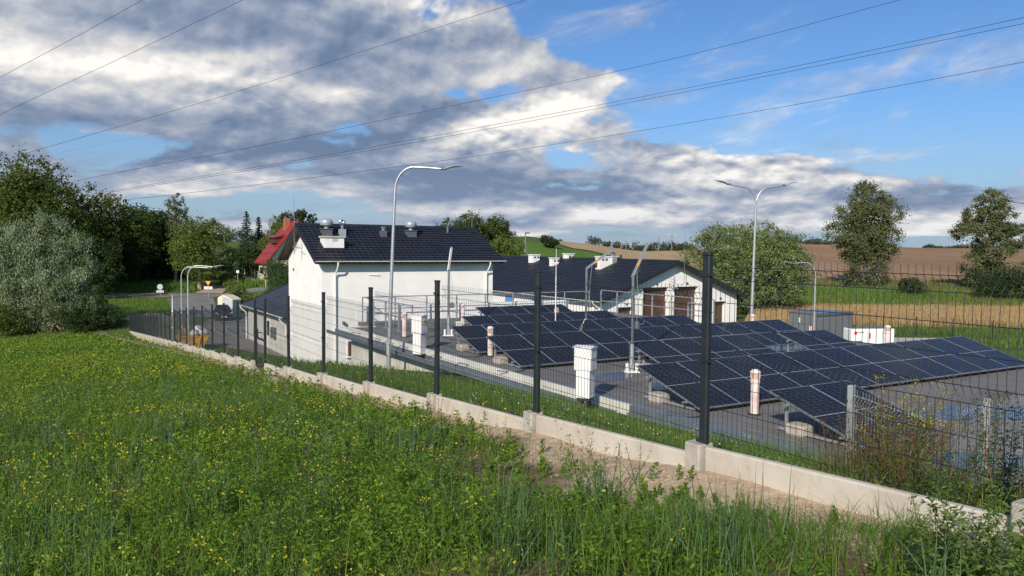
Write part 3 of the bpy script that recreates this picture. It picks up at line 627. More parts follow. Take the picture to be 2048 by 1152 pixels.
# --- annex : flush with the gable wall, running away along e1
AN = TN + E1*W_T
an = thing('annex_building', 'low white annex with dark roof attached to the far side of the tower', 'building', (AN.x, AN.y, -8.1), TH)
az_ = 3.05; La = 13.0
MB().prism([(0.02,g0),(8,g0),(8,az_+.1),(4.6,az_+1.85),(0.02,az_)], 0.01, La).build('wall', 'plaster_old', an)
s2 = math.hypot(5.1,2.15); up2 = Vector((5.1/s2,0,2.15/s2))
rf = tile_roof('roof', an, (-.5,-.05,az_-.08), (-.5,La+.45,az_-.08), up2, s2, amp=.012, step=.02)
gutter(rf, (-.57,-.1,az_-.06), (-.57,La+.5,az_-.06))
MB().beam((-.5,0,az_-.16),(-.5,La+.4,az_-.16),.03,.16).build('fascia', 'roof_trim', rf)
MB().beam((-.55,La+.47,az_-.12),(4.6,La+.47,az_+2.05),.05,.2).build('verge_board', 'roof_trim', rf)
MB().tube([(-.57,La+.3,az_-.1),(-.5,La+.3,az_-.35),(-.12,La+.25,az_-.7),(-.1,La+.2,az_-.9),(-.1,La+.2,-.3)], .06, 8).build('downpipe', 'white_plastic', an, True)
MB().tube([(-.57,.5,az_-.1),(-.5,.5,az_-.35),(-.12,.5,az_-.7),(-.1,.5,az_-.9),(-.1,.5,1.6)], .06, 8).build('downpipe', 'white_plastic', an, True)
f = MB().box(1.5,2.0,az_+.4,2.4,3.5,az_+1.75).build('chimney', 'white_paint', an); MB().box(1.4,1.9,az_+1.75,2.5,3.6,az_+1.86).build('chimney_cap', 'concrete', f)
w1 = MB().box(-.04,5.4,1.0,.03,6.3,2.3).build('window', 'white_plastic', an); MB().box(-.06,5.48,1.08,-.035,6.22,2.22).build('pane', 'glass', w1)
m = MB(); m.box(-.3,3.6,1.1,-.0,4.2,1.9,.02); m.lathe([(.2,0),(.2,.03)], (0,0,0), 14); m.build('air_unit', 'vent_box', an)
# --- garage
GN = Vector((8.16, 72.0, 0)); L_G, W_G = 33.0, 17.6
gr = thing('garage_building', 'long white building with dark tiled roof and brown garage doors in its gable', 'building', (GN.x, GN.y, -8.1), TH)
ez = 3.35; rise = 3.62; gl = g0
# gable wall facing us is built round the recessed door bays
def bay_wall():
    m = MB(); oy = 0
    bays = [(2.05,3.9,2.55),(5.05,8.3,4.35),(9.0,12.2,4.35),(14.3,16.1,2.75)]
    ap = W_G/2; top = lambda x: ez+.1+(rise-.28)*(1-abs(x-ap)/ap)
    xs = sorted({0., ap, W_G, *[b_ for q in bays for b_ in q[:2]]})
    for a, b_ in zip(xs[:-1], xs[1:]):
        mid = (a+b_)/2; bot = gl
        for q in bays:
            if q[0] <= mid <= q[1]: bot = q[2]
        m.loft([[(a,0,bot),(b_,0,bot),(b_,.6,bot),(a,.6,bot)],[(a,0,top(a)),(b_,0,top(b_)),(b_,.6,top(b_)),(a,.6,top(a))]])
    return m, bays
m, bays = bay_wall(); m.build('wall', 'plaster', gr)
ap = W_G/2
MB().prism([(0,gl),(W_G,gl),(W_G,ez+.1),(ap,ez+rise-.18),(0,ez+.1)], .61, L_G).build('wall', 'plaster', gr)
for q in bays:
    d = MB(); n = 8; hh = q[2]-gl
    for k in range(n): d.box(q[0]+.02,.52,gl+hh*k/n+.01,q[1]-.02,.59,gl+hh*(k+1)/n-.01)
    dd = d.build('door', 'brown_door', gr); MB().tube([((q[0]+q[1])/2-.2,.49,1.1),((q[0]+q[1])/2+.2,.49,1.1)],.02,6).build('handle','stainless',dd)
    MB().box((q[0]+q[1])/2-.1,-.16,q[2]+.25,(q[0]+q[1])/2+.1,-.01,q[2]+.42,.02).build('wall_lamp', 'vent_box', gr)
sl = math.hypot(ap+.7, rise); u_ = Vector(((ap+.7)/sl,0,rise/sl))
rf = tile_roof('roof', gr, (-.7,-.8,ez-.15), (-.7,L_G+.5,ez-.15), u_, sl, row=.38, col=.36, sub=5)
tile_roof('far_slope', rf, (W_G+.7,-.8,ez-.15), (W_G+.7,L_G+.5,ez-.15), (-u_.x,0,u_.z), sl, row=.38, col=.36, sub=5)
MB().tube([(ap,-.8,ez-.15+rise+.05),(ap,L_G+.5,ez-.15+rise+.05)], .12, 8).build('ridge_cap', 'roof_tile', rf)
m = MB(); m.beam((-.72,-.82,ez-.24),(ap,-.82,ez-.21+rise),.05,.40); m.beam((ap,-.82,ez-.21+rise),(W_G+.72,-.82,ez-.24),.05,.40); m.build('verge_board', 'roof_trim', rf)
gutter(rf, (-.78,-.8,ez-.13), (-.78,L_G,ez-.13)); gutter(rf, (W_G+.78,-.8,ez-.13), (W_G+.78,L_G,ez-.13))
MB().tube([(-.78,.2,ez-.2),(-.7,.2,ez-.4),(-.15,.15,ez-.75),(-.1,.15,ez-.9),(-.1,.15,0)], .06, 8).build('downpipe', 'white_plastic', gr, True)
for y in (9.8, 15.3, 21, 27): 
    w = MB().box(-.05,y,1.9,.02,y+2.0,2.75).build('window', 'white_plastic', gr); MB().box(-.08,y+.08,1.97,-.045,y+1.92,2.68).build('pane', 'blue_panel', w)
MB().tube([(ap+.5,-.1,ez+1.2),(ap+.5,-.95,ez+1.3),(ap+.5,-1.0,ez+1.4),(ap+.5,-1.0,ez+rise+2.8)], [.03,.03,.03,.015], 6).build('lightning_rod', 'stainless', gr)
m = MB(); m.tube([(ap-.2,-.05,ez+.9),(ap-.2,-.35,ez+.9),(ap-.2,-.35,ez+2.3)], .025, 6)
m.tube([(ap-.9,-.4,ez+1.35),(ap+.35,-.4,ez+.8)], .02, 6); m.tube([(ap-.9,-.4,ez+1.9),(ap+.1,-.4,ez+1.6)], .02, 6)
for k in range(9): m.tube([(ap-.85+k*.13,-.6,ez+1.33-k*.057),(ap-.85+k*.13,-.2,ez+1.33-k*.057)], .012, 4); m.tube([(ap-.85+k*.13,-.4,ez+1.2-k*.057),(ap-.85+k*.13,-.4,ez+1.46-k*.057)], .01, 4)
m.build('yagi_antenna', 'galv', gr)
def gz(x): return ez-.15+rise*(x+.7)/(ap+.7)
def on_groof(px, py):
    best = 1e9; lo = None
    for x in np.linspace(-.5, ap, 70):
        for y in np.linspace(-.5, L_G, 160):
            p = GN + E2*x + E1*y; z = gz(x)-8.1
            v = R.transposed() @ Vector((p.x, p.y, z)); q = (1024+F*v.x/-v.z-px)**2+(576-F*v.y/-v.z-py)**2
            if q < best: best, lo = q, (x, y)
    return lo
def gch(px, py, lx, ly, hh, cap=True):
    x, y = on_groof(px, py); z = gz(x)
    f = MB().box(x-.05,y-ly/2,z-.3,x+lx,y+ly/2,z+hh).build('chimney', 'white_paint', gr)
    MB().box(x-.13,y-ly/2-.08,z+hh,x+lx+.08,y+ly/2+.08,z+hh+.09).build('chimney_cap', 'white_paint', f)
    MB().box(x-.1,y-ly/2-.05,z-.2,x+.2,y+ly/2+.05,z+.1).build('flashing', 'roof_trim', f)
    for k in range(2): MB().box(x+.2+k*.45,y-ly/2-.015,z+hh-.4,x+.5+k*.45,y-ly/2+.01,z+hh-.15).build('vent_grille', 'vent_box', f)
gch(1062, 527, 1.0, .9, 1.05); gch(1103, 534, .9, .6, 1.0); gch(1195, 541, 2.2, .8, 1.4); gch(1131, 519, .9, .9, .6)
x, y = on_groof(1226, 527); z = gz(x)
f = MB().box(x-.25,y-.3,z-.3,x+.35,y+.3,z+.8).build('roof_cowl', 'galv', gr); MB().lathe([(.2,.8),(.2,1.05),(.38,1.08),(.2,1.25),(0,1.3)], (x+.05,y,z), 14).build('cowl_head', 'stainless', f, True)
x, y = on_groof(1243, 521); z = gz(x); MB().tube([(x,y,z-.1),(x,y,z+.6)], .1, 8).build('vent_pipe', 'black', gr)
# --- red roofed house on the rise
RY = 128; p = P(578, 545, RY); rh = thing('red_roofed_house', 'cream house with steep red sheet metal roof half hidden by the tower roof', 'house', (p.x, p.y, h(p.x, p.y)), TH+.1)
b0 = P(524, 523, RY).z - h(p.x, p.y); t0 = P(610, 441, RY).z - h(p.x, p.y)
Wd_ = 7.9; Ld = 4.6
MB().prism([(-Wd_/2+.6,-.8),(Wd_/2-.6,-.8),(Wd_/2-.6,b0),(1.5,t0-.5),(-Wd_/2+.6,b0)], 0, Ld).build('wall', 'cream', rh)
MB().prism([(-Wd_/2,b0-.15),(1.5,t0),(Wd_/2+1.5,b0-.15),(Wd_/2+1.5,b0-.35),(1.5,t0-.2),(-Wd_/2,b0-.35)], -.6, Ld+.6).build('roof', 'red_roof', rh)
f = MB().box(.2,2.2,t0-2,1.1,2.9,t0+.45).build('chimney', 'brick', rh)
d = MB(); d.prism([(1.2,b0+2.2),(1.2,b0+3.9),(4.0,b0+4.2),(4.0,b0+2.2)], -.0, 1.0); 
dm = MB(); zz = b0+3.0; dm.box(-2.0,1.0,zz,-.5,3.6,zz+.95); dq = dm.build('dormer', 'brown_door', rh)
MB().prism([(-2.3,zz+.95),(-.5,zz+1.5),(.4,zz+1.5),(.4,zz+1.3),(-2.3,zz+.85)], .7, 3.9).build('dormer_roof', 'red_roof', dq)
w = MB().box(-Wd_/2+.52,2,.6,-Wd_/2+.62,4,1.9).build('window', 'white_plastic', rh); MB().box(-Wd_/2+.5,2.1,.7,-Wd_/2+.53,3.9,1.8).build('pane', 'glass', w)
for k in range(2):
    w = MB().box(-2.0+k*2.4,-.05,.7,-1.0+k*2.4,.02,2.1).build('window', 'white_plastic', rh); MB().box(-1.9+k*2.4,-.08,.8,-1.1+k*2.4,-.045,2.0).build('pane', 'glass', w)

# ------------------------------------------------------------------ flat roofed tank building (local frame = s,t)
ZR = -3.35
fb = thing('flat_roofed_building', 'low flat roofed tank building carrying the solar arrays', 'building', (0,0,0), TH)
def poly_slab(pts, z0, z1): return MB().loft([[(x,y,z0) for x,y in pts],[(x,y,z1) for x,y in pts]])
S0, SJ, S1, T0, T1 = 10.66, 11.8, 25.6, 4.6, 33.0
poly_slab([(S0+.06,T0+.06),(S1-.06,T0+.06),(S1-.06,T1-.06),(SJ+.06,T1-.06),(SJ+.06,30.64),(S0+.06,30.64)], -9.5, ZR-.14).build('wall', 'plaster_old', fb)
poly_slab([(S0+.03,T0+.03),(S1-.03,T0+.03),(S1-.03,T1-.03),(SJ+.03,T1-.03),(SJ+.03,30.67),(S0+.03,30.67)], ZR-.139, ZR).build('roof', 'felt', fb)
m = MB(); m.box(S0-.03,12.9,ZR-.32,S0+.025,30.7,ZR+.03); m.box(S0-.03,30.68,ZR-.32,SJ,30.74,ZR+.03); m.build('roof_edge', 'plaster_old', fb)
m = MB(); m.box(S0+.026,T0,ZR+.004,S0+.16,30.66,ZR+.016); m.box(S0+.5,T0,ZR+.002,S0+.56,30.6,ZR+.010); m.build('edge_flashing', 'sheet_grey', fb)
m = MB(); m.box(S0-.03,T0,ZR-.32,S0+.025,12.88,ZR+.02); m.box(S0+.026,T0,ZR+.017,S0+.18,12.88,ZR+.024); m.build('edge_flashing', 'sheet_grey', fb)
m = MB(); m.box(SJ,T1-.02,ZR-.3,S1-2.5,T1+.3,ZR+.66); m.build('parapet', 'white_paint', fb)
# gutter runs: tray + round edge, stepping out near the jog
m = MB()
def tray(m, s0, s1, t0, t1, z):
    m.box(s0, t0, z-.12, s0+.02, t1, z+.0); m.box(s0+.02, t0, z-.12, s1, t1, z-.10); m.tube([(s0,t0,z+.0),(s0,t1,z+.0)], .022, 6); m.box(s1-.03,t0,z-.1,s1-.005,t1,z+.03)
    for k in np.arange(t0, t1, .45): m.box(s0-.008, k, z-.05, s0, k+.03, z-.02)
tray(m, S0-.42, S0-.02, 13.3, 32.4, -3.56); m.build('gutter', 'sheet_grey', fb)
m = MB(); tray(m, S0-.50, S0-.04, T0-.5, 12.9, ZR-.16); m.build('gutter', 'sheet_grey', fb)
m = MB(); m.box(S0-.75,12.7,ZR-.5,S0-.05,13.35,ZR-.3); m.build('gutter_corner', 'sheet_grey', fb)
for k, (tt_) in enumerate((29.6, 27.6, 26.2, 21.7, 20.1)): pass
m = MB()
for tt_ in (29.3,27.2,25.9,24.6,22.0,20.2): m.tube([(S0-.04,tt_,ZR-.1),(S0-.32,tt_+.05,ZR-.02),(S0-.40,tt_+.2,ZR-.16)], .012, 5)
m.build('gutter_bracket', 'black', fb)
# puddles
def puddle(label, pts, z):
    c = [ST(*PZ(px, py, z).xy) for px, py in pts]; n = len(c); out = []
    for i in range(n):
        p0,p1,p2,p3 = [np.array(c[(i+q) % n]) for q in (-1,0,1,2)]
        for u in np.linspace(0,1,6)[:-1]: out.append(.5*((2*p1)+(-p0+p2)*u+(2*p0-5*p1+4*p2-p3)*u*u+(-p0+3*p1-3*p2+p3)*u**3))
    m = MB(); cc = np.mean(out, 0); m.add([(*q, z) for q in out]+[(*cc, z)], [(i, (i+1) % len(out), len(out)) for i in range(len(out))])
    o = m.build('puddle', 'water', None); o.rotation_euler = (0,0,TH); tag(o, label, 'puddle', kind='structure')
puddle('shallow rain puddle on the roof right of the nearest white cabinet', [(1188,756),(1205,747),(1245,744),(1262,748),(1268,753),(1240,760),(1205,764)], ZR+.008)
puddle('rain puddle by the supports of the next array', [(1305,768),(1318,764),(1345,770),(1350,776),(1325,780),(1308,778)], ZR+.008)
puddle('rain puddle seen in the gap below the raised two module array', [(1508,696),(1530,688),(1580,686),(1640,690),(1600,700),(1530,702)], ZR+.008)
puddle('wide rain puddle on the roof behind the galvanised fence', [(1810,824),(1880,814),(1960,812),(2070,812),(2120,822),(2070,836),(1980,840),(1900,838),(1830,834)], ZR+.008)
puddle('rain puddle at the near corner of the flat roof', [(1850,920),(1900,905),(2000,908),(2100,915),(2090,945),(1980,940),(1900,938)], ZR+.008)
# railing
def railing(name, label, pts, z0, hh=1.1, gap=1.45, mat='galv'):
    o = thing(name, label, 'railing', (0,0,0), TH, 'railings round the flat roof')
    rl = MB()
    for a, b_ in zip(pts[:-1], pts[1:]):
        for zz in (hh, hh*.52): rl.tube([(*a, z0+zz), (*b_, z0+zz)], .024, 8)
    rl.build('rail', mat, o, True)
    done = set()
    for a, b_ in zip(pts[:-1], pts[1:]):
        L = math.dist(a, b_); n = max(1, round(L/gap))
        for k in range(n+1):
            q = (round(a[0]+(b_[0]-a[0])*k/n, 3), round(a[1]+(b_[1]-a[1])*k/n, 3))
            if q in done: continue
            done.add(q); MB().box(-.025,-.025,0,.025,.025,hh).box(-.07,-.07,0,.07,.07,.015).build('post', mat, o, loc=(*q, z0))
    return o
railing('railing', 'galvanised steel railing along the far edge of the flat roof', [(SJ+.15,27.3),(SJ+.15,32.7),(24.2,32.7)], ZR)
railing('railing', 'galvanised steel railing by the brown garage doors', [(24.9,32.6),(24.9,28.6),(24.9,24.6)], ZR, 1.15)
railing('railing', 'short ladder hoop railing in front of the second garage door', [(25.5,26.8),(25.5,25.4)], ZR-.3, 1.15, 1.4)
# --- solar arrays
def module_mesh():
    me = bpy.data.meshes.new('solar_module'); W1, L1 = 1.10, 2.03
    me.from_pydata([(0,0,0),(W1,0,0),(W1,L1,0),(0,L1,0),(0,0,-.005),(W1,0,-.005),(W1,L1,-.005),(0,L1,-.005)], [], [(0,1,2,3),(7,6,5,4),(0,4,5,1),(1,5,6,2),(2,6,7,3),(3,7,4,0)])
    uv = me.uv_layers.new(name='UVMap')
    for l in me.loops:
        v = me.vertices[l.vertex_index].co; uv.data[l.index].uv = (v.x/W1, v.y/L1)
    me.materials.append(M['cells']); return me
MODM = module_mesh()
fm = MB(); e = .018
for a, b_ in (((-e,-e),(1.10+e,0)),((-e,2.03),(1.10+e,2.03+e)),((-e,0),(0,2.03)),((1.10,0),(1.10+e,2.03))): fm.box(a[0],a[1],-.032,b_[0],b_[1],.003)
FRM = fm.build('module_frame', 'frame'); FRMM = FRM.data; bpy.data.objects.remove(FRM)
fm = MB(); fm.box(.03,.03,-.012,1.07,2.0,-.008); BK = fm.build('bk', 'white_plastic'); BKM = BK.data; bpy.data.objects.remove(BK)
MW = 1.137
tilt = math.asin(.61/2.07)
def array(label, s0, ttop, n, zlow=.10):
    """ttop: building coordinate of the raised upper edge"""
    o = thing('solar_array', label, 'solar array', (*W(s0, ttop-1.98).xy, ZR+zlow), TH, 'solar arrays on the flat roof')
    for k in range(n):
        mo = bpy.data.objects.new('solar_panel', MODM); C.objects.link(mo); mo.parent = o
        mo.location = (k*MW+.02, 0, .035+random.uniform(-.002,.002)); mo.rotation_euler = (tilt+random.uniform(-.003,.003), 0, 0)
        fr = bpy.data.objects.new('frame', FRMM); C.objects.link(fr); fr.parent = mo
        bk = bpy.data.objects.new('backsheet', BKM); C.objects.link(bk); bk.parent = mo
    Lr = n*MW; ct, st = math.cos(tilt), math.sin(tilt)
    m = MB()
    for v in (.4, 1.6): m.beam((-.08, v*ct, v*st-.03), (Lr+.08, v*ct, v*st-.03), .04, .04)
    m.build('rail', 'galv', o)
    nl = max(2, n//2+1)
    for k in range(nl):
        x = .15+(Lr-.3)*k/(nl-1)
        m = MB(); m.beam((x,.1,-.0),(x,2.0*ct,2.0*st-.06),.04,.05); m.box(x-.025,1.72*ct,-zlow+.02,x+.025,1.72*ct+.05,1.72*st-.06); m.beam((x,.25,-zlow+.05),(x,1.85,-zlow+.05),.04,.04)
        m.build('support', 'galv', o)
        if k in (0, nl-1) or k % 3 == 1:
            MB().box(x-.12,1.22,-zlow,x+.20,1.60,.10,.03).build('ballast_block', 'concrete_dark', o)
    MB().tube([(.1,.05,-.02),(.05,-.12,-zlow+.02),(-.25,-.2,-zlow+.02),(-.5,-.05,-zlow+.02),(-.62,.2,-zlow+.02)], .012, 6).build('cable', 'black', o, True)
    return o
array('nearest and smallest array, two modules wide, behind the dry reddish weeds', 11.5, 9.95, 2)
ar_ = array('longest array, crossing the roof to the right picture edge', 11.3, 13.5, 11); ar_.scale.x = 1.032
array('four module array directly behind the long one, right of the bright davit mast', 13.9, 16.95, 4)
array('two module array standing apart with its open side leg visible beside the grey cabin', 19.7, 16.75, 2)
array('eleven module array whose lower left corner points at the nearest white cabinet', 11.07, 20.0, 11)
array('nine module array behind the white cabinet row, left corner beside the white vent', 11.4, 23.0, 9)
array('six module array in the second last row on the roof', 13.4, 26.1, 6)
array('four module array farthest back near the railing', 16.0, 29.9, 4)
# --- vents
def vent(label, px, py_top, ztop=ZR+.93, hh=.93, r=.085, mat='pvc'):
    p = PZ(px, py_top, ztop)
    o = thing('roof_vent', label, 'vent pipe', (p.x, p.y, ztop-hh), 0, 'white plastic vent pipes on the flat roof')
    MB().lathe([(r,0),(r,hh*.70),(r*1.15,hh*.70),(r*1.15,hh*.76),(r,hh*.77),(r,hh*.80),(0,hh*.80)], k=18).build('pipe', mat, o, True)
    m = MB(); m.lathe([(r*1.25,hh*.92),(r*1.25,hh*.94),(r*.7,hh*.99),(0,hh)], k=18)
    m.build('cap', 'pvc', o, True)
    m = MB(); m.lathe([(r*.8,hh*.8),(r*.8,hh*.92)], k=12)
    for k in range(8): a = 2*PI*k/8; m.box(r*1.05*math.cos(a)-.012,r*1.05*math.sin(a)-.012,hh*.8,r*1.05*math.cos(a)+.012,r*1.05*math.sin(a)+.012,hh*.92)
    m.build('vent_ring', 'pvc_ring', o)
    MB().lathe([(r*1.5,0),(r*1.5,.02),(r*1.02,.03)], k=16).build('collar', 'black', o, True)
vent('white vent pipe standing alone before the nearest arrays', 1511, 738)
vent('white vent pipe close to the roof edge before the left arrays', 981, 652)
vent('white vent pipe beside the far white cabinet', 809, 624)
vent('white vent pipe near the far railing, left of the arrays', 926, 607)
vent('white vent pipe sticking up among the farthest arrays', 1113, 615)
vent('white vent pipe right of the tall double street lamp foot', 1506, 628)
vent('white vent pipe in front of the generator', 1776, 650)
p = PZ(1287, 736, ZR); o = thing('steel_sleeve', 'short steel pipe stub beside the second puddle', 'pipe stub', (p.x,p.y,ZR)); MB().lathe([(.055,0),(.055,.28),(.045,.28),(.045,.1)], k=12).build('pipe', 'galv', o, True)
MB().box(-.09,-.09,0,.09,.09,.03).build('base_plate', 'galv', o)
# --- davit masts
def davit(label, px, py, Y, adx, adz, ady, hh=2.62):
    z = ZR; p = P(px, py, Y); top = None
    o = thing('davit_mast', label, 'davit', (p.x, p.y, z), 0, 'stainless davit masts on the flat roof')
    MB().tube([(0,0,0),(0,0,.75)], .062, 12).build('socket', 'galv', o, True)
    m = MB()
    for a in (0, PI/2, PI, 3*PI/2): m.prism([(.07,0),(.24,0),(.24,.16),(.15,.3),(.07,.3)], -.02, .02) if a == 0 else None
    m = MB(); m.box(-.2,-.14,0,.2,.14,.03); m.box(-.17,-.12,.03,-.09,.02,.24,.02); m.box(.09,-.12,.03,.17,.02,.24,.02); m.build('base', 'white_plastic', o)
    MB().tube([(0,0,.7),(0,0,hh)], .042, 12).build('mast', 'stainless', o, True)
    e = Vector((adx, ady, hh+adz)); a = Vector((-.02,0,hh-.06)); d = (e-a).normalized()
    m = MB(); m.beam(a, e, .085, .025); m.beam(a+Vector((0,-.035,.025)), e+Vector((0,-.035,.025)), .016, .07); m.beam(a+Vector((0,.035,.025)), e+Vector((0,.035,.025)), .016, .07)
    m.build('boom', 'galv', o); q = a+(e-a)*.4
    MB().beam(a+(e-a)*.32+Vector((0,-.06,.0)), a+(e-a)*.5+Vector((0,-.06,.0)), .012, .05).build('marking', 'orange', o)
    MB().box(q.x-.04,q.y-.04,q.z-.22,q.x+.04,q.y+.04,q.z-.03).build('pulley_block', 'black', o)
    MB().box(.05,-.07,hh-1.45,.19,.05,hh-1.25,.02).tube([(.12,0,hh-1.35),(.3,-.04,hh-1.3),(.3,-.04,hh-1.2)], .012, 6).build('winch', 'vent_box', o)
    MB().tube([(.12,0,hh-1.3),(.13,.0,hh-.5),(q.x*.5+.03,q.y*.5,hh+.1)], .008, 5).build('cable', 'galv', o)
davit('stainless davit mast nearest to us, its boom tilted up to the right between the arrays', 1263, 745, 21.1, .44, .85, .35)
davit('stainless davit mast left of the arrays with its boom pointing almost straight up', 897, 672, 29.4, .06, .8, .45, 2.5)
davit('stainless davit mast in the middle with its boom leaning low over the garage roof', 1172, 628, 28.7, .95, .62, .5)
# --- cabinets
def cabinet(label, px0, px1, py0, py1, Y, d=.32, mark=False):
    a = P((px0+px1)/2, py1, Y); w = (px1-px0)*pxm(Y)/(1.12); hh = (py1-py0)*pxm(Y)
    o = thing('electrical_cabinet', label, 'electrical cabinet', (a.x, a.y, a.z), TH+PI/2*0+.55, 'white electrical cabinets at the roof edge')
    MB().box(-w*.42,-d/2,-.06,w*.42,d/2,hh*.58,.015).build('lower_case', 'white_plastic', o); MB().box(-w*.47,-d/2-.04,hh*.5,w*.47,d/2+.04,hh*.96,.02).build('upper_case', 'white_plastic', o)
    dj = MB(); dj.box(-w*.30,-d/2-.004,hh*.04,w*.30,-d/2-.001,hh*.045); dj.box(-w*.43,-d/2-.046,hh*.74,w*.43,-d/2-.041,hh*.747); dj.box(w*.25,-d/2-.055,hh*.68,w*.31,-d/2-.041,hh*.74); dj.build('door_joint', 'vent_box', o)
    MB().prism([(-w*.5,hh*.96),(w*.5,hh*.96),(w*.5,hh*.975),(0,hh),(-w*.5,hh*.975)], -d/2-.06, d/2+.06).build('lid', 'white_plastic', o)
    m = MB(); m.box(-w*.3,-d/3,-.22,-w*.3+.04,-d/3+.04,0); m.box(w*.3-.04,-d/3,-.22,w*.3,-d/3+.04,0); m.box(-w*.3,d/3-.04,-.22,-w*.3+.04,d/3,0); m.box(w*.3-.04,d/3-.04,-.22,w*.3,d/3,0); m.box(-w*.36,-d/2+.02,-.12,w*.36,d/2-.02,-.06); m.build('stand', 'black', o)
    if mark: MB().prism([(-.03,hh*.8),(.03,hh*.78),(.08,hh*.84),(.04,hh*.86),(.0,hh*.9),(-.04,hh*.86),(-.09,hh*.84)], -d/2-.062, -d/2-.042).build('warning_mark', 'orange', o)
    return o
cabinet('white electrical cabinet nearest to us by the roof edge puddle', 1150, 1190, 689, 789, 16.9)
cabinet('white electrical cabinet with orange lightning mark near the far railing', 825, 852, 628, 704, 25.3, mark=True)
# drum lids on the roof
for lab, px, py, hh_ in (('grey cable box on the roof foot beside the far davit mast', 918, 668, .45),):
    p = PZ(px, py, ZR); o = thing('cable_box', lab, 'cable box', (p.x,p.y,ZR)); MB().box(-.14,-.12,0,.14,.12,hh_,.02).build('case', 'pale_grey', o); MB().box(-.16,-.14,hh_,.16,.14,hh_+.03).build('lid', 'white_plastic', o)
# ------------------------------------------------------------------ mesh fences
def panel_mesh(name, Wd=2.42, Hh=1.53, folds=(.09,.78,1.42), pitch=.05, r=.0023, k=3, mat='wire', depth=.035, singles=None):
    m = MB(); zs = [0.0]
    prof = [(0,-.03)]
    for f in folds:
        prof += [(0,f-.05),(-depth,f),(0,f+.05)]
    prof.append((0, Hh)); prof = sorted(prof, key=lambda q: q[1])
    n = int(Wd/pitch)
    for i in range(n+1):
        x = (Wd-n*pitch)/2+i*pitch; m.tube([(x, y-.003, z) for y, z in prof], r, k, False)
    hz = []
    for f in folds: hz += [(0,f-.05),(0,f+.05)]
    lv = sorted(hz, key=lambda q: q[1])
    for a, b_ in ((folds[0]+.05, folds[1]-.05), (folds[1]+.05, folds[-1]-.05)):
        q = max(1, round((b_-a)/.2)); hz += [(0, a+(b_-a)*j/q) for j in range(1, q)]
    for y, z in hz: m.tube([(0,y+.003,z),(Wd,y+.003,z)], r*1.15, k+1, False)
    me = bpy.data.meshes.new(name); me.from_pydata(m.v, [], m.f); me.update(); me.materials.append(M[mat]); return me
PANEL = panel_mesh('fence_panel')
fence = thing('mesh_fence', 'anthracite welded mesh fence on pale concrete plinths stepping down the field edge', 'fence', tuple(W(4.55, 2.07, -1.6)))
f0 = Vector(fence.location)
def post_part(parent, x, y, zt, zb, w=.08, d=.05, rz=TH, mat='dark_steel', cap=True, clips=True):
    m = MB(); m.box(-w/2,-d/2,zb-zt,w/2,d/2,-.012,.006)
    o = m.build('post', mat, parent, loc=(x,y,zt), rotz=rz)
    if cap: MB().box(-w/2-.004,-d/2-.004,-.012,w/2+.004,d/2+.004,.02,.006).build('cap', 'black', o)
    if clips:
        for f in (.16,.85,1.5): MB().box(-w/2-.022,d/2-.012,-f-.013,w/2+.022,d/2+.007,-f+.013).build('clamp', 'dark_steel', o)
    return o
posts = [tuple(W(4.55, 4.57+2.5*(n-1)).xy) for n in range(-1, 7)]
P7 = W(4.55, 19.15); P8 = W(4.55, 20.2)
d2 = Vector((-.547, 1, 0)).normalized()
seg2 = [(P8 + d2*2.5*k).xy[:] for k in range(0, 26)]
allp = posts + [P7.xy[:]] + seg2
gz_ = [h(*p) if i else h(*p) for i, p in enumerate(allp)]
gz_ = [float(-1.422-.086*np.clip(ST(*p)[1], -20, 83)) for p in allp]
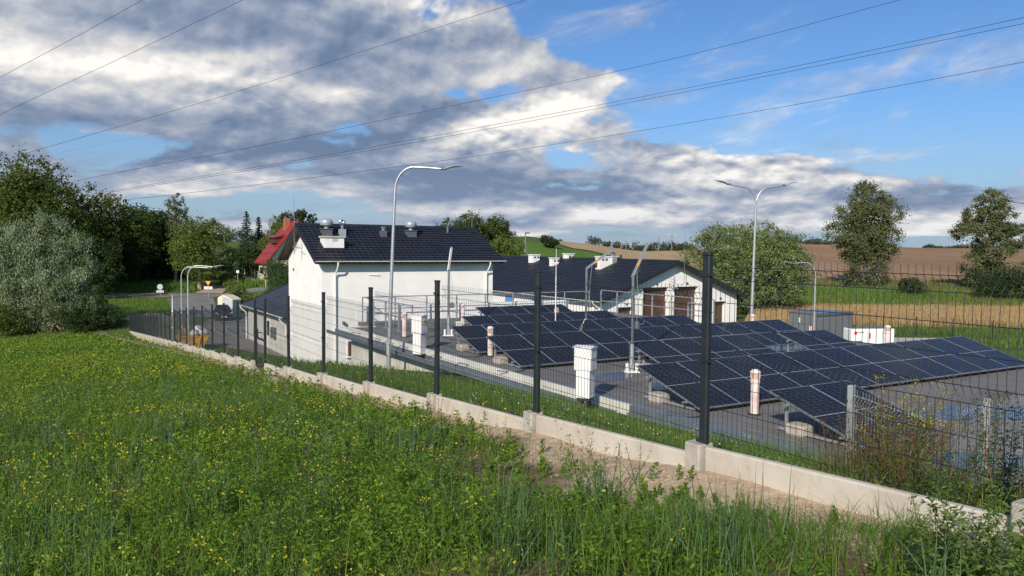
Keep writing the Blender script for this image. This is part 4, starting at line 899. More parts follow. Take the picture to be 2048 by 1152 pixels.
for i, (p, g) in enumerate(zip(allp, gz_)):
    nx = allp[i+1] if i+1 < len(allp) else None
    pv = allp[i-1] if i else p
    dx, dy = (nx[0]-pv[0], nx[1]-pv[1]) if nx else (p[0]-pv[0], p[1]-pv[1]); rz = math.atan2(dy, dx)
    far = i > 12
    post_part(fence, p[0]-f0.x, p[1]-f0.y, g+1.77-f0.z, g+.2-f0.z, rz=rz, clips=i < 14, d=.05, w=.075)
    if i != 8:   # concrete footing block
        m = MB(); m.box(-.045,-.07,-.55,.125,.10,.252,.014); m.build('footing_block', 'concrete_dark', fence, loc=(p[0]-f0.x, p[1]-f0.y, g-f0.z), rotz=rz)
    if not nx: break
    L = math.dist(p, nx); g2 = gz_[i+1]; rzn = math.atan2(nx[1]-p[1], nx[0]-p[0])
    if i == 8:   # gate between the two close posts
        gm = MB(); W_ = L-.1
        for a, b_ in (((.05,0,.12),(.05,0,1.6)),((W_,0,.12),(W_,0,1.6)),((.05,0,.12),(W_,0,.12)),((.05,0,1.6),(W_,0,1.6)),((.05,0,.85),(W_,0,.85))): gm.beam(a, b_, .04, .04, (0,1,0))
        for q in range(1, int(W_/.05)): gm.tube([(.05+q*.05,0,.13),(.05+q*.05,0,1.6)], .003, 3, False)
        go = gm.build('gate', 'dark_steel', fence, loc=(p[0]-f0.x,p[1]-f0.y,g2-f0.z), rotz=rzn)
        MB().box(W_-.04,-.05,.82,W_+.06,.05,1.05,.01).tube([(W_,-.04,.96),(W_,-.12,.96),(W_-.13,-.12,.96)],.012,6).build('handle', 'black', go)
        continue
    pm = bpy.data.objects.new('mesh_panel', PANEL); C.objects.link(pm); pm.parent = fence
    pm.location = (p[0]-f0.x, p[1]-f0.y, g2+.2-f0.z); pm.rotation_euler = (random.uniform(-.006,.006), 0, rzn); off = Vector((math.sin(rzn), -math.cos(rzn), 0))*(-.0)
    pm.scale.x = (L-.03)/2.45; pm.location.x += .03*math.cos(rzn)+.052*math.sin(rzn); pm.location.y += .03*math.sin(rzn)-.052*math.cos(rzn)
    # plinth board
    za, zb = g+.145-f0.z, g2+.235-f0.z; c, s_ = math.cos(rzn), math.sin(rzn); nv = Vector((s_, -c, 0))
    a = Vector((p[0]-f0.x, p[1]-f0.y, 0)) + Vector((c, s_, 0))*.14; b_ = Vector((nx[0]-f0.x, nx[1]-f0.y, 0)) - Vector((c, s_, 0))*.065
    ring = lambda q, zt: [q-nv*.045+Vector((0,0,zt-.5)), q-nv*.045+Vector((0,0,zt-.015)), q-nv*.033+Vector((0,0,zt)), q+nv*.012+Vector((0,0,zt)), q+nv*.012+Vector((0,0,zt-.5))]
    MB().loft([ring(a, za), ring(b_, zb)]).build('plinth_board', 'plinth', fence)
# yard back fence
def simple_fence(name, label, pts, hgt=1.6, zs=None, mat='dark_steel', pan=None, pw=.06):
    z0 = h(*pts[0]); o = thing(name, label, 'fence', (pts[0][0], pts[0][1], z0))
    for i, p in enumerate(pts):
        g = (zs[i] if zs else h(*p)); MB().box(-pw/2,-pw/2,-.4,pw/2,pw/2,hgt,.004).build('post', mat, o, loc=(p[0]-pts[0][0], p[1]-pts[0][1], g-z0))
        if i+1 < len(pts):
            q = pts[i+1]; L = math.dist(p, q); pm = bpy.data.objects.new('mesh_panel', pan or PANEL); C.objects.link(pm); pm.parent = o
            pm.location = (p[0]-pts[0][0], p[1]-pts[0][1], g-z0+hgt-1.55); pm.rotation_euler = (0,0,math.atan2(q[1]-p[1], q[0]-p[0])); pm.scale.x = L/2.42
    return o
e_ = seg2[-1]
simple_fence('mesh_fence', 'low dark mesh fence closing the far end of the yard with its gate posts', [e_, (e_[0]+2.4,e_[1]+1.4)]+[(e_[0]+2.4*k, e_[1]+1.4*k) for k in range(2, 9)], 1.6)
pts = [rayY(px, Y) for px, Y in ((1640,71),(1707,69.5),(1770,68),(1836,66.5),(1910,65),(1990,63.5),(2075,62))]
simple_fence('mesh_fence', 'dark mesh fence between the generator and the wheat', pts, 1.6)
# galvanised enclosure on the bank
GP = panel_mesh('galvanised_panel', 2.42, 1.23, (.1,.6,1.12), mat='galv', r=.0026)
ge = [(3.28,7.5),(3.40,6.4),(4.35,7.1),(5.45,7.95)]
go = thing('galvanised_fence', 'low galvanised mesh enclosure on the bank behind the dry weeds', 'fence', (3.28,7.5,-1.28))
for i, q in enumerate(ge):
    zt = -1.29-.02*i
    if i != 1: post_part(go, q[0]-3.28, q[1]-7.5, zt+1.28, -1.35, .07, .06, rz=TH+.3, mat='galv', cap=False, clips=True)
    if i < 3:
        n_ = ge[i+1]; L = math.dist(q, n_); pm = bpy.data.objects.new('mesh_panel', GP); C.objects.link(pm); pm.parent = go
        if L < 1.6:
            nm = panel_mesh('galvanised_panel_short', L-.04, 1.23, (.1,.6,1.12), mat='galv', r=.0026); pm.data = nm
        pm.location = (q[0]-3.28, q[1]-7.5, zt+1.28-1.27); pm.rotation_euler = (0,0,math.atan2(n_[1]-q[1], n_[0]-q[0]))
# garden fence with pale posts on the lawn
pts = [rayY(px, Y) for px, Y in ((489,147),(496,143),(503,139),(509,135),(516,131),(523,127),(531,123.5),(539,120),(547,117),(556,114))]
o = thing('garden_fence', 'wire garden fence with pale concrete posts on the lawn', 'fence', (*pts[0], h(*pts[0])))
for p in pts: MB().box(-.06,-.06,-.3,.06,.06,1.6).build('post', 'concrete', o, loc=(p[0]-pts[0][0], p[1]-pts[0][1], h(*p)-h(*pts[0])))
m = MB()
for zz in (.4,.9,1.4): m.tube([(p[0]-pts[0][0], p[1]-pts[0][1], h(*p)-h(*pts[0])+zz) for p in pts], .015, 4)
m.build('fence_wire', 'galv', o)

# ------------------------------------------------------------------ street lamps
def arc_arm(x0, z0, dx, dz, sx=1):
    return [(sx*(x0+dx*(1-math.cos(u))), 0, z0+dz*math.sin(u)) for u in np.linspace(0, PI/2, 9)]
def head(parent, end, dirx, tilt, name='lamp_head'):
    m = MB(); L = .62; secs = []
    for k in range(7):
        u = k/6; w = (.05, .10, .13, .145, .13, .09, .02)[k]; t_ = (.05,.055,.05,.045,.035,.022,.008)[k]; x = dirx*L*u
        zc = math.tan(tilt)*L*u + .03*math.sin(u*PI)
        secs.append([(x, w*math.cos(a), zc+t_*math.sin(a)*(1 if math.sin(a) > 0 else .5)) for a in np.linspace(0, 2*PI, 11)[:-1]])
    m.loft(secs); o = m.build(name, 'lamp_head', parent, True, loc=end)
    ms = MB(); ms.box(min(dirx*.12,dirx*.5),-.09,-.001,max(dirx*.12,dirx*.5),.09,.012); q = ms.build('lens', 'lens', o, loc=(0,0,math.tan(tilt)*L*.3-.022)); q.rotation_euler=(0,-math.atan(math.tan(tilt))*1*dirx,0)
    MB().tube([(-dirx*.14,0,0),(dirx*.05,0,.0)], .04, 10).build('spigot', 'vent_box', o, True)
def lamp(label, X, Y, ztop, arms, lean=0, r0=.075, rz=0, double_v=0, group='galvanised street lamps', spread=1.45):
    z = h(X, Y); H_ = ztop - z
    o = thing('street_lamp', label, 'street lamp', (X, Y, z), rz, group)
    hs = H_-.95
    pole = MB().tube([(0,0,-.3),(0,0,0),(lean*.35,0,H_*.35),(lean*.7,0,hs*.75),(lean,0,hs)], [r0,r0,r0*.86,r0*.7,r0*.58], 14).build('pole', 'galv', o, True)
    MB().box(-.05,-r0-.012,.55,.05,-r0+.01,.95,.005).build('hatch', 'galv', o)
    for sx in arms:
        pts = [(lean,0,hs-.05)]+[(lean+p[0], 0, p[2]) for p in arc_arm(0 if len(arms)==1 else 0, hs, .62, .80, sx)]
        l = pts[-1]; pts += [(l[0]+sx*(spread-.62)*.5, 0, l[2]+.0 + (.05 if len(arms)>1 else -.02)), (l[0]+sx*(spread-.62), 0, l[2]+(.10 if len(arms)>1 else -.06))]
        if len(arms) > 1: pts = [(q[0], q[1], q[2]) for q in pts]
        MB().tube(pts, [r0*.55]*(len(pts)-2)+[r0*.45,r0*.42], 10).build('arm', 'galv', o, True)
        e = pts[-1]; head(o, (e[0]+sx*.12, 0, e[2]+(.02 if len(arms)>1 else 0)), sx, math.radians(8 if len(arms) == 1 else 14))
    return o
def lamp_px(label, pxp, pytop, Y, arms, **kw):
    q = P(pxp, pytop, Y); return lamp(label, q.x, Y, q.z, arms, **kw)
lamp_px('tall single arm street lamp rising beside the white tower house', 777, 325, 26, [1], lean=.22, rz=-.1, spread=1.55)
lamp_px('double arm street lamp in front of the round flowering willow', 1509, 368, 36, [-1,1], lean=.1, rz=.12, r0=.08, spread=1.25)
lamp_px('nearer of the two slim street lamps in the yard beside the skip', 375, 527, 54, [1], rz=0, spread=1.75, r0=.07)
lamp_px('farther of the two slim street lamps in the yard beside the skip', 362, 530, 60, [1], rz=0, spread=2.1, r0=.07)
lamp_px('street lamp with its arm to the left above the generator', 1632, 520, 45, [-1], rz=0, spread=1.3, r0=.07)
lamp_px('street lamp at the right picture edge of which only one head shows', 2085, 402, 36, [-1,1], rz=.12, spread=1.5)
# ------------------------------------------------------------------ poles, rods
def rod(name, label, cat, px, pyt, pyb, Y, r, mat='white_plastic', zb=None):
    a = P(px, pyt, Y); b_ = P(px, pyb, Y); o = thing(name, label, cat, (b_.x, b_.y, b_.z)); hh = a.z-b_.z
    MB().tube([(0,0,-.3),(0,0,hh*.6)], r, 8).build('pole', mat, o, True); MB().tube([(0,0,hh*.6),(0,0,hh)], [r*.7,r*.4], 8).build('tip', mat, o, True); return o
rod('lightning_mast', 'thin white lightning mast on the flat roof before the garage eave', 'lightning mast', 1111, 497, 640, 30.5, .02)
MB()
o = rod('marker_pole', 'thin white marker pole behind the far part of the fence', 'marker pole', 345.5, 590, 672, 56, .06)
o = rod('tall_pole', 'plain pale pole beside the double arm street lamp', 'pole', 1503, 516, 642, 40, .055, 'galv')
def utility(label, px, pyt, Y, r=.12, arm=True, grp='utility poles on the horizon'):
    a = P(px, pyt, Y); z = h(a.x, a.y); o = thing('utility_pole', label, 'utility pole', (a.x, a.y, z), 0, grp); hh = a.z-z
    MB().tube([(0,0,-.5),(0,0,hh)], [r*1.2,r], 7).build('pole', 'wood_pole', o)
    if arm:
        MB().beam((-1.1,0,hh-.35),(1.1,0,hh-.35),.14,.14).build('crossarm', 'wood_pole', o)
        for x in (-1,0,1): MB().tube([(x,0,hh-.28),(x,0,hh+.1)], .09, 6).build('insulator', 'white_plastic', o)
utility('wooden utility pole with crossarm left of the gnarled tree', 1940, 485, 150, .14, grp='utility poles in the fields')
utility('utility pole on the skyline just left of the flowering willow', 1344, 470, 240)
utility('pale utility pole on the skyline behind the garage ridge', 1318, 473, 250, .14, False)
utility('small utility pole on the stubble skyline', 1242, 487, 260, .14, False)
utility('leaning looking thin pole above the garage cowl', 1252, 480, 170, .09, False)
a = P(1051, 466, 150); z = h(a.x, a.y)
o = thing('hill_lamp', 'lamp post with small box on the green slope', 'lamp post', (a.x, a.y, z)); hh = a.z-z
MB().tube([(0,0,-.4),(0,0,hh)], .12, 7).build('pole', 'wood_pole', o); MB().box(-.35,-.3,hh*.42,.2,.1,hh*.62).build('box', 'vent_box', o); MB().box(-.1,-.15,hh-.1,.8,.15,hh+.12).build('lamp_head', 'lens', o)
# ------------------------------------------------------------------ overhead wires
def wire(label, pts, r=.011, kf=.00022):
    """pts: (px, py, Y)"""
    q = [P(*a) for a in pts]; dense = []
    for i in range(len(q)-1):
        p0 = q[max(i-1,0)]; p1 = q[i]; p2 = q[i+1]; p3 = q[min(i+2,len(q)-1)]
        for u in np.linspace(0,1,9)[:-1]: u = float(u); dense.append(.5*((2*p1)+(p2-p0)*u+(2*p0-5*p1+4*p2-p3)*u*u+(3*p1-p0-3*p2+p3)*u**3))
    dense.append(q[-1]); o = MB().tube(dense, [max(r, kf*p.y) for p in dense], 5).build('overhead_wire', 'black', None)
    tag(o, label, 'overhead wire', 'overhead power line wires')
wire('overhead wire crossing only the top left corner', [(-160,244,60),(0,155,50),(142,79,44),(285,0,40),(420,-75,36)])
wire('overhead wire second from the top left corner', [(-120,300,60),(0,230,54),(240,117,46),(485,0,40),(640,-75,36)])
wire('overhead wire leaving the treetops for the middle of the top edge', [(-60,340,110),(65,303,95),(420,200,66),(740,98,52),(1050,0,44),(1260,-66,38)])
wire('faintest overhead wire between two darker ones', [(60,322,150),(130,303,140),(512,227,100),(812,158,80),(1024,90,66),(1340,0,56)], .004, .00007)
wire('overhead wire ending at the top edge right of centre', [(110,375,150),(185,355,130),(490,297,90),(790,235,66),(1300,128,46),(1800,0,36),(2100,-80,32)])
wire('upper of the two closely spaced overhead wires', [(100,402,160),(240,379,130),(520,333,92),(800,284,68),(1400,171,46),(2048,35,33),(2300,-20,30)])
wire('lower of the two closely spaced overhead wires', [(100,405,160),(240,382,130),(520,337,92),(800,290,68),(1400,178,46),(2048,47,33),(2300,-5,30)])
wire('lowest overhead wire crossing the whole sky', [(100,415,160),(340,390,125),(650,352,88),(1000,305,64),(1500,225,46),(2048,124,34),(2300,75,30)])
# ------------------------------------------------------------------ yard objects
# skip
sk = P(386, 690, 60); z = h(sk.x, sk.y); o = thing('waste_skip', 'yellow orange waste skip heaped with bags behind the fence', 'skip', (sk.x, sk.y, z), .35)
def frust(m, x0,x1,y, z0, X0,X1,Y_, z1): return m.loft([[(x0,-y,z0),(x1,-y,z0),(x1,y,z0),(x0,y,z0)],[(X0,-Y_,z1),(X1,-Y_,z1),(X1,Y_,z1),(X0,Y_,z1)]])
m = MB(); L_ = 1.15
frust(m, -.75,.75,.72,.08,-L_,L_,.85,.95)
for sy in (-1,1): m.beam((-L_-.04,sy*.87,.97),(L_+.04,sy*.87,.97),.07,.08)
for sx in (-1,1): m.beam((sx*(L_+.02),-.87,.97),(sx*(L_+.02),.87,.97),.07,.08)
for x in (-.6,0,.6): m.beam((x*.75,-.74,.1),(x,-.885,.93),.07,.04,(1,0,0))
m.build('body', 'yellow', o)
for sx in (-.5,.5): MB().tube([(sx,-.9,.62),(sx,-1.0,.62)], .05, 8).build('lifting_lug', 'yellow', o)
def lump(name, label, c, r, mat, seed, par=None):
    rr = np.random.default_rng(seed); m = MB(); n, k = 7, 10; rings = []
    for i in range(n):
        ph = PI*(i+.02)/(n-1+.04); rings.append([(c[0]+r[0]*math.sin(ph)*math.cos(2*PI*j/k)*rr.uniform(.8,1.2), c[1]+r[1]*math.sin(ph)*math.sin(2*PI*j/k)*rr.uniform(.8,1.2), c[2]-r[2]*math.cos(ph)) for j in range(k)])
    m.loft(rings); ob = m.build(name, mat, par, True); return ob
M_ = Matrix.Rotation(.35, 3, 'Z')
for i, (x,y,zz,r,mat,lab) in enumerate([(.75,0,1.2,(.38,.4,.3),'bag_white','white rubbish bag at the right end of the skip'),(.35,.25,1.45,(.35,.35,.32),'bag_white','pale plastic bag on top of the rubbish heap'),(.1,-.3,1.2,(.33,.3,.28),'bag_white','crumpled bag low in the middle of the skip'),(-.55,.1,1.25,(.5,.5,.38),'cardboard','brown cardboard heap at the left end of the skip')]):
    w_ = M_ @ Vector((x,y,0)); ob = lump('rubbish_bag', lab, (0,0,0), r, mat, i); ob.location = (sk.x+w_.x, sk.y+w_.y, z+zz-.05); tag(ob, lab, 'rubbish')
# car
cp = P(445, 628, 83); z = h(cp.x, cp.y)+.03; car = thing('parked_car', 'black compact crossover car parked in the yard', 'car', (cp.x, cp.y, z), math.atan2(-.9,.43))
def sec(x, w0, w1, zb, zbelt, ztop, wt):
    return [(x,-w0,zb),(x,-w1,zb+.25),(x,-w1,zbelt-.12),(x,-w1*.95,zbelt),(x,-wt,ztop-.05),(x,-wt*.75,ztop),(x,wt*.75,ztop),(x,wt,ztop-.05),(x,w1*.95,zbelt),(x,w1,zbelt-.12),(x,w1,zb+.25),(x,w0,zb)]
m = MB(); m.loft([sec(-2.05,.55,.70,.42,.85,1.05,.6),sec(-1.85,.72,.84,.25,.95,1.38,.60),sec(-1.4,.78,.88,.22,.98,1.52,.60),sec(-.5,.80,.88,.22,.96,1.57,.62),sec(.25,.80,.88,.22,.94,1.52,.62),sec(.75,.80,.88,.22,.93,1.18,.70),sec(1.05,.80,.88,.22,.93,.99,.78),sec(1.6,.78,.88,.24,.84,.92,.74),sec(1.95,.68,.80,.30,.68,.80,.62),sec(2.08,.55,.62,.38,.55,.62,.5)])
body = m.build('body', 'car_paint', car, True)
for sy in (-1,1):
    MB().loft([[(-1.35,sy*.83,1.0),(.55,sy*.83,.98),(.2,sy*.66,1.42),(-1.1,sy*.66,1.42)],[(-1.35,sy*.86,1.0),(.55,sy*.86,.98),(.2,sy*.69,1.42),(-1.1,sy*.69,1.42)]]).build('side_window', 'glass', body)
    MB().lathe([(0,0),(.13,0),(.13,.05),(0,.06)], k=12).build('headlight', 'white_paint', body, loc=(1.93,sy*.55,.62)).rotation_euler = (0,PI/2,0)
    MB().box(1.35,sy*.72-.1,.80,1.8,sy*.72+.1,.88,.02).build('marker_light', 'bag_white', body)
    MB().box(.45,sy*.9-.09,.95,.62,sy*.9+.09,1.08,.03).build('mirror', 'car_paint', body)
    for x in (-1.28,1.28):
        w = MB().lathe([(.30,-.11),(.335,-.09),(.335,.09),(.30,.11)], k=20).build('wheel', 'black', car, True, loc=(x, sy*.80, .335)); w.rotation_euler = (PI/2,0,0)
        mm = MB(); mm.lathe([(.22,-.125),(.22,.125)], k=14)
        MB().lathe([(0,-.128),(.07,-.13),(.21,-.115),(.225,-.1),(.225,.1),(.21,.115),(.07,.13),(0,.128)], k=10).build('rim', 'stainless', w, True)
MB().loft([[(.68,-.66,1.19),(.68,.66,1.19),(.24,.56,1.50),(.24,-.56,1.50)],[(.73,-.66,1.20),(.73,.66,1.20),(.29,.56,1.52),(.29,-.56,1.52)]]).build('windscreen', 'glass', body)
m = MB(); m.beam((2.0,-.30,.78),(2.09,-.12,.64),.05,.03); m.beam((2.0,.30,.78),(2.09,.12,.64),.05,.03); m.beam((2.09,-.12,.64),(2.09,.12,.64),.05,.03); m.build('grille', 'stainless', body)
MB().box(2.07,-.26,.42,2.10,.26,.53).build('number_plate', 'white_paint', body)
# recycling container
c = P(458, 611, 90); z = h(c.x, c.y); o = thing('recycling_container', 'cream and grey collection container with rounded roof behind the black car', 'container', (c.x, c.y, z), -.35)
MB().loft([[(-1.0,-.7,.05),(-.35,-.7,.05),(-.35,.7,.05),(-1.0,.7,.05)],[(-1.0,-.7,1.75),(-.35,-.7,1.75),(-.35,.7,1.75),(-1.0,.7,1.75)],[(-.95,-.65,1.95),(-.35,-.68,2.2),(-.35,.68,2.2),(-.95,.65,1.95)]]).build('cream_shell', 'cream', o)
MB().prism([(-.34,.05),(1.1,.05),(1.1,1.6),(.6,1.85),(-.34,2.05)], -.72, .7).build('grey_body', 'pale_grey', o)
MB().prism([(-.36,2.06),(.6,1.86),(1.12,1.61),(1.12,1.72),(.6,1.98),(.0,2.2),(-.36,2.24)], -.76, .76).build('roof', 'cream', o)
MB().box(0,-.75,.62,1.0,-.721,.82).build('label_strip', 'white_paint', o)
# signs
def sign(name, label, px, pyt, pyb, Y, kind):
    b_ = P(px, pyb, Y); z = h(b_.x, b_.y); s_ = pxm(Y); top = P(px, pyt, Y).z - z
    o = thing(name, label, 'road sign', (b_.x, b_.y, z), 0)
    MB().tube([(0,0,-.3),(0,0,top)], .05, 8).build('post', 'galv', o, True)
    if kind == 'yield':
        MB().prism([(-.42,top),(.42,top),(0,top-.74)], -.09, -.06).build('triangle_plate', 'red', o); MB().prism([(-.36,top-.035),(.36,top-.035),(0,top-.66)], -.10, -.091).build('triangle_face', 'orange', o)
        pl = MB().box(-.62,-.09,top-1.22,.62,-.06,top-.82,.012).build('lower_plate', 'white_paint', o)
        m = MB(); m.box(-.3,-.1,top-.92,.35,-.091,top-.89); m.box(-.3,-.1,top-1.14,.35,-.091,top-1.11); m.build('red_lines', 'red', pl); MB().box(-.05,-.1,top-1.05,.12,-.091,top-.96).build('mark', 'navy', pl)
    else:
        MB().lathe([(0,0),(.42,0),(.42,.03),(0,.03)], k=24).build('round_plate', 'pale_grey', o, loc=(0,-.09,top-.42)).rotation_euler = (PI/2,0,0)
        MB().box(-.55,-.1,top-1.28,.55,-.07,top-.92,.012).build('lower_plate', 'pale_grey', o)
sign('give_way_sign', 'amber triangular give way sign with white plate below at the junction', 417, 562, 596, 116, 'yield')
sign('round_sign', 'round sign seen from its grey back at the road edge', 321, 568, 597, 115.5, 'round')
p_ = rayY(475, 124); z = h(*p_); o = thing('path_sign', 'small square sign on a thin post beside the hedge', 'sign', (*p_, z)); MB().tube([(0,0,-.2),(0,0,3.0)], .04, 6).build('post', 'galv', o); MB().box(-.2,-.05,2.7,.2,-.02,3.1).build('plate', 'white_paint', o)
# grey cabin
a = P(1632, 664, 60); z = h(a.x, a.y)
cb = thing('grey_cabin', 'grey clad technical cabin beyond the solar arrays', 'cabin', (a.x, a.y, z), TH)
zc = P(1632, 629, 60).z - z
f_ = MB(); f_.box(0,0,-.3,4.3,2.6,zc); f_.build('wall', 'grey_steel', cb)
m = MB()
for k in range(1, 4): m.box(-.012,k*.62,.05,0,k*.62+.02,zc-.13)
for k in range(1, 5): m.box(k*.86,-.012,.05,k*.86+.02,0,zc-.13)
m.box(-.012,.0,zc*.62,0,2.6,zc*.62+.02)
m.build('cladding_joint', 'vent_box', cb)
MB().box(-.08,-.08,zc,4.38,2.68,zc+.08).build('roof', 'sheet_grey', cb); MB().box(-.1,-.1,zc-.12,4.4,-.082,zc+.09).build('roof_fascia', 'vent_box', cb)
MB().box(2.7,-.03,0,3.5,-.013,zc-.2).build('door', 'grey_steel', cb)
MB().box(-.06,1.5,zc-.75,-.002,1.62,zc-.35,.01).build('wall_lamp', 'white_paint', cb)
MB().box(-.03,.12,.95,-.003,.38,1.3).build('red_sign', 'red', cb); MB().box(-.03,.39,.95,-.003,.6,1.3).build('white_sign', 'white_paint', cb)
MB().box(-.3,.3,-.1,-.03,.75,.72,.02).build('fire_box', 'red', cb)
# generator
a = P(1737, 682, 58.5); z = h(a.x, a.y); gn = thing('generator', 'white generator enclosure with red and blue stickers beside the grey cabin', 'generator', (a.x, a.y, z), .12)
hg = P(1737, 656, 58.5).z - z
MB().box(-1.7,-.6,.05,1.7,.6,hg,.07).build('enclosure', 'white_paint', gn); MB().box(-1.72,-.62,-.15,1.72,.62,.05).build('skid', 'vent_box', gn)
MB().prism([(-1.66,hg),(1.66,hg),(1.5,hg+.05),(-1.5,hg+.05)], -.56, .56).build('roof_panel', 'sheet_grey', gn)
MB().box(-1.5,-.615,hg-.42,-1.28,-.602,hg-.2).build('red_sticker', 'red', gn); bl_ = MB().box(-1.36,-.615,.15,-.86,-.602,.48).build('blue_sticker', 'navy', gn)
m = MB()
for r_, (y0) in enumerate((.35,.26)): 
    for k in range(5): m.box(-1.28+k*.07,-.619,y0-.02,-1.24+k*.07,-.6155,y0+.01)
m.build('sticker_writing', 'white_paint', bl_)
def txt(body, size, loc, parent, mat, rx=PI/2):
    cu = bpy.data.curves.new('writing', 'FONT'); cu.body = body; cu.size = size; cu.extrude = .004; tmp = bpy.data.objects.new('tmp', cu); me = bpy.data.meshes.new_from_object(tmp); bpy.data.objects.remove(tmp); me.materials.clear(); me.materials.append(M[mat]); o = bpy.data.objects.new('writing', me); C.objects.link(o); o.parent = parent; o.location = loc; o.rotation_euler = (rx,0,0); return o
txt('POWER', .15, (-1.24,-.62,hg-.31), gn, 'black')
MB().box(-.35,-.64,hg-.72,-.22,-.602,hg-.3,.01).build('red_handle', 'red', gn); MB().box(.95,-.64,hg-.62,1.03,-.602,hg-.35,.01).build('red_latch', 'red', gn)
m = MB(); m.box(-.45,-.607,.12,-.43,-.6,hg-.1); m.box(.7,-.607,.12,.72,-.6,hg-.1); m.build('door_joint', 'vent_box', gn)
MB().tube([(-1.3,0,hg),(-1.3,0,hg+.14),(-1.15,0,hg+.16)], .04, 8).build('exhaust', 'black', gn, True)
# slab by the fence
drape('concrete_slab', 'pale concrete slab strip right of the generator', [(28.5,59.5),(34.5,59.5),(36,63.5),(29,63.5)], 8, 5, 'concrete', .12, 'slab')
# pipes lying by the wall
a = P(500, 705, 44); z = h(a.x, a.y)
for k in range(3):
    o = MB().tube([(-1.4,0,0),(1.4,0,0)], .09, 10).build('pipe', 'galv', None, True); o.location = (a.x+.15*k, a.y+.22*k, z+.1); o.rotation_euler = (0,0,-.9); tag(o, 'grey pipe lying in the grass by the annex wall', 'pipe', 'grey pipes lying by the annex wall')
# sand pile beyond the fence end
a = P(303, 628, 84); z = h(a.x, a.y); m = MB(); n, k = 6, 24
m.loft([[(3.2*(1-i/5)**.8*math.cos(2*PI*j/k)*(1+.12*math.sin(j*2.1+i)), 1.6*(1-i/5)**.8*math.sin(2*PI*j/k), -.2+.95*(i/5)**.9) for j in range(k)] for i in range(6)])
o = m.build('sand_pile', 'sandy', None, True); o.location = (a.x, a.y, z); tag(o, 'low heap of sandy earth behind the end of the fence', 'earth heap')
a = P(545, 768, 15.6); z = h(a.x, a.y); m = MB()
m.loft([[(.5*(1-i/5)**.7*math.cos(2*PI*j/k)*(1+.15*math.sin(j*2.7+i)), .3*(1-i/5)**.7*math.sin(2*PI*j/k), -.1+.3*(i/5)**.9) for j in range(k)] for i in range(6)])
o = m.build('sand_pile', 'sandy', None, True); o.location = (a.x, a.y, z); tag(o, 'small heap of sand against the fence plinth', 'earth heap')
# ------------------------------------------------------------------ meadow
def vnoise(x, y, f, seed):
    return .5+.5*np.sin(x*f+seed+1.7*np.sin(y*f*.7+seed*2))*np.cos(y*f*1.1-seed+1.3*np.sin(x*f*.6))
def scatter(n, y0, y1, amin=-.72, amax=.72, smax=4.2, smin=-1e9, pw=1.0, tmax=1e9):
    """points in the visible wedge; density even per area between depths"""
    Y = np.sqrt(rng.uniform(y0*y0, y1*y1, n)) if pw == 1 else y0+(y1-y0)*rng.uniform(0,1,n)**pw
    X = rng.uniform(amin, amax, n)*Y; s, t = ST(X, Y); k = (s < smax) & (s > smin) & (t < tmax)
    return X[k], Y[k], s[k], t[k]
def blades(X, Y, Hh, Wd, lean=.35, segs=3, Z=None):
    n = len(X); Z = H(X, Y) if Z is None else Z; a = rng.uniform(0, 2*PI, n); ln = rng.normal(0, lean, n)*Hh; d = np.stack([np.cos(a), np.sin(a)], 1)
    fa = rng.uniform(0, 2*PI, n); sd = np.stack([np.cos(fa), np.sin(fa)], 1)*Wd[:, None]*.5
    out = []; prev = None
    for k in range(segs+1):
        u = k/segs; c = np.stack([X+d[:,0]*ln*u*u, Y+d[:,1]*ln*u*u, Z-.02+Hh*(u-.18*u*u*np.abs(ln)/np.maximum(Hh,1e-3)*1.5)], 1)
        w = (1-u)**.7 if k else .8; s3 = np.concatenate([sd*max(w, .06), np.zeros((n,1))], 1)
        l, r = c-s3, c+s3
        if prev is not None: out.append(np.stack([prev[0], prev[1], r, l], 1))
        prev = (l, r)
    return np.stack(out, 1).reshape(-1, 3)   # n*segs quads
def blades_conn(name, V, segs, mat, parent=None):
    return npmesh(name, V, 4, mat, parent)
def plants(X, Y, Hh, nl, L, Wd, upb=.6, rad=.16):
    """leafy weeds: nl leaves spread up each stem"""
    n = len(X); Z = H(X, Y); u = rng.uniform(.05, 1, (n, nl)); a = rng.uniform(0, 2*PI, (n, nl))
    lean = rng.normal(0, .12, (n, 2)); r = rad*(1.05-u*.75)*Hh[:,None]/.4*rng.uniform(.3,1.1,(n,nl))
    c = np.stack([X[:,None]+np.cos(a)*r+lean[:,:1]*u*Hh[:,None], Y[:,None]+np.sin(a)*r+lean[:,1:]*u*Hh[:,None], Z[:,None]+u*Hh[:,None]], -1).reshape(-1,3)
    m = len(c); nn = unit(m)*.8+np.array([0,0,upb]); nn /= np.linalg.norm(nn, axis=1, keepdims=True)
    ax = np.stack([np.cos(a), np.sin(a), rng.uniform(-.1,1.3,a.shape)], -1).reshape(-1,3)
    sz = rng.uniform(.55,1.3,m)*np.repeat(np.clip(1.15-.3*rng.uniform(0,1,n),.6,1.2), nl)
    return leaf_quads(c, nn, L*sz, Wd*sz, ax)
def stems(X, Y, Hh, w):
    return blades(X, Y, Hh, np.full(len(X), w), .12, 2)
def flowers(X, Y, Hh, nf, size, spread=.05):
    n = len(X); Z = H(X, Y); c = np.stack([X,Y,Z+Hh],1)[:,None,:]+rng.normal(0,1,(n,nf,3))*np.array([spread,spread,spread*.8]); c = c.reshape(-1,3)
    nn = unit(len(c))*.6+np.array([0,-.2,.8]); nn /= np.linalg.norm(nn, axis=1, keepdims=True); sz = size*rng.uniform(.6,1.3,len(c))
    return leaf_quads(c, nn, sz, sz)
W4 = []; G4 = []; F4 = []; FAR = []
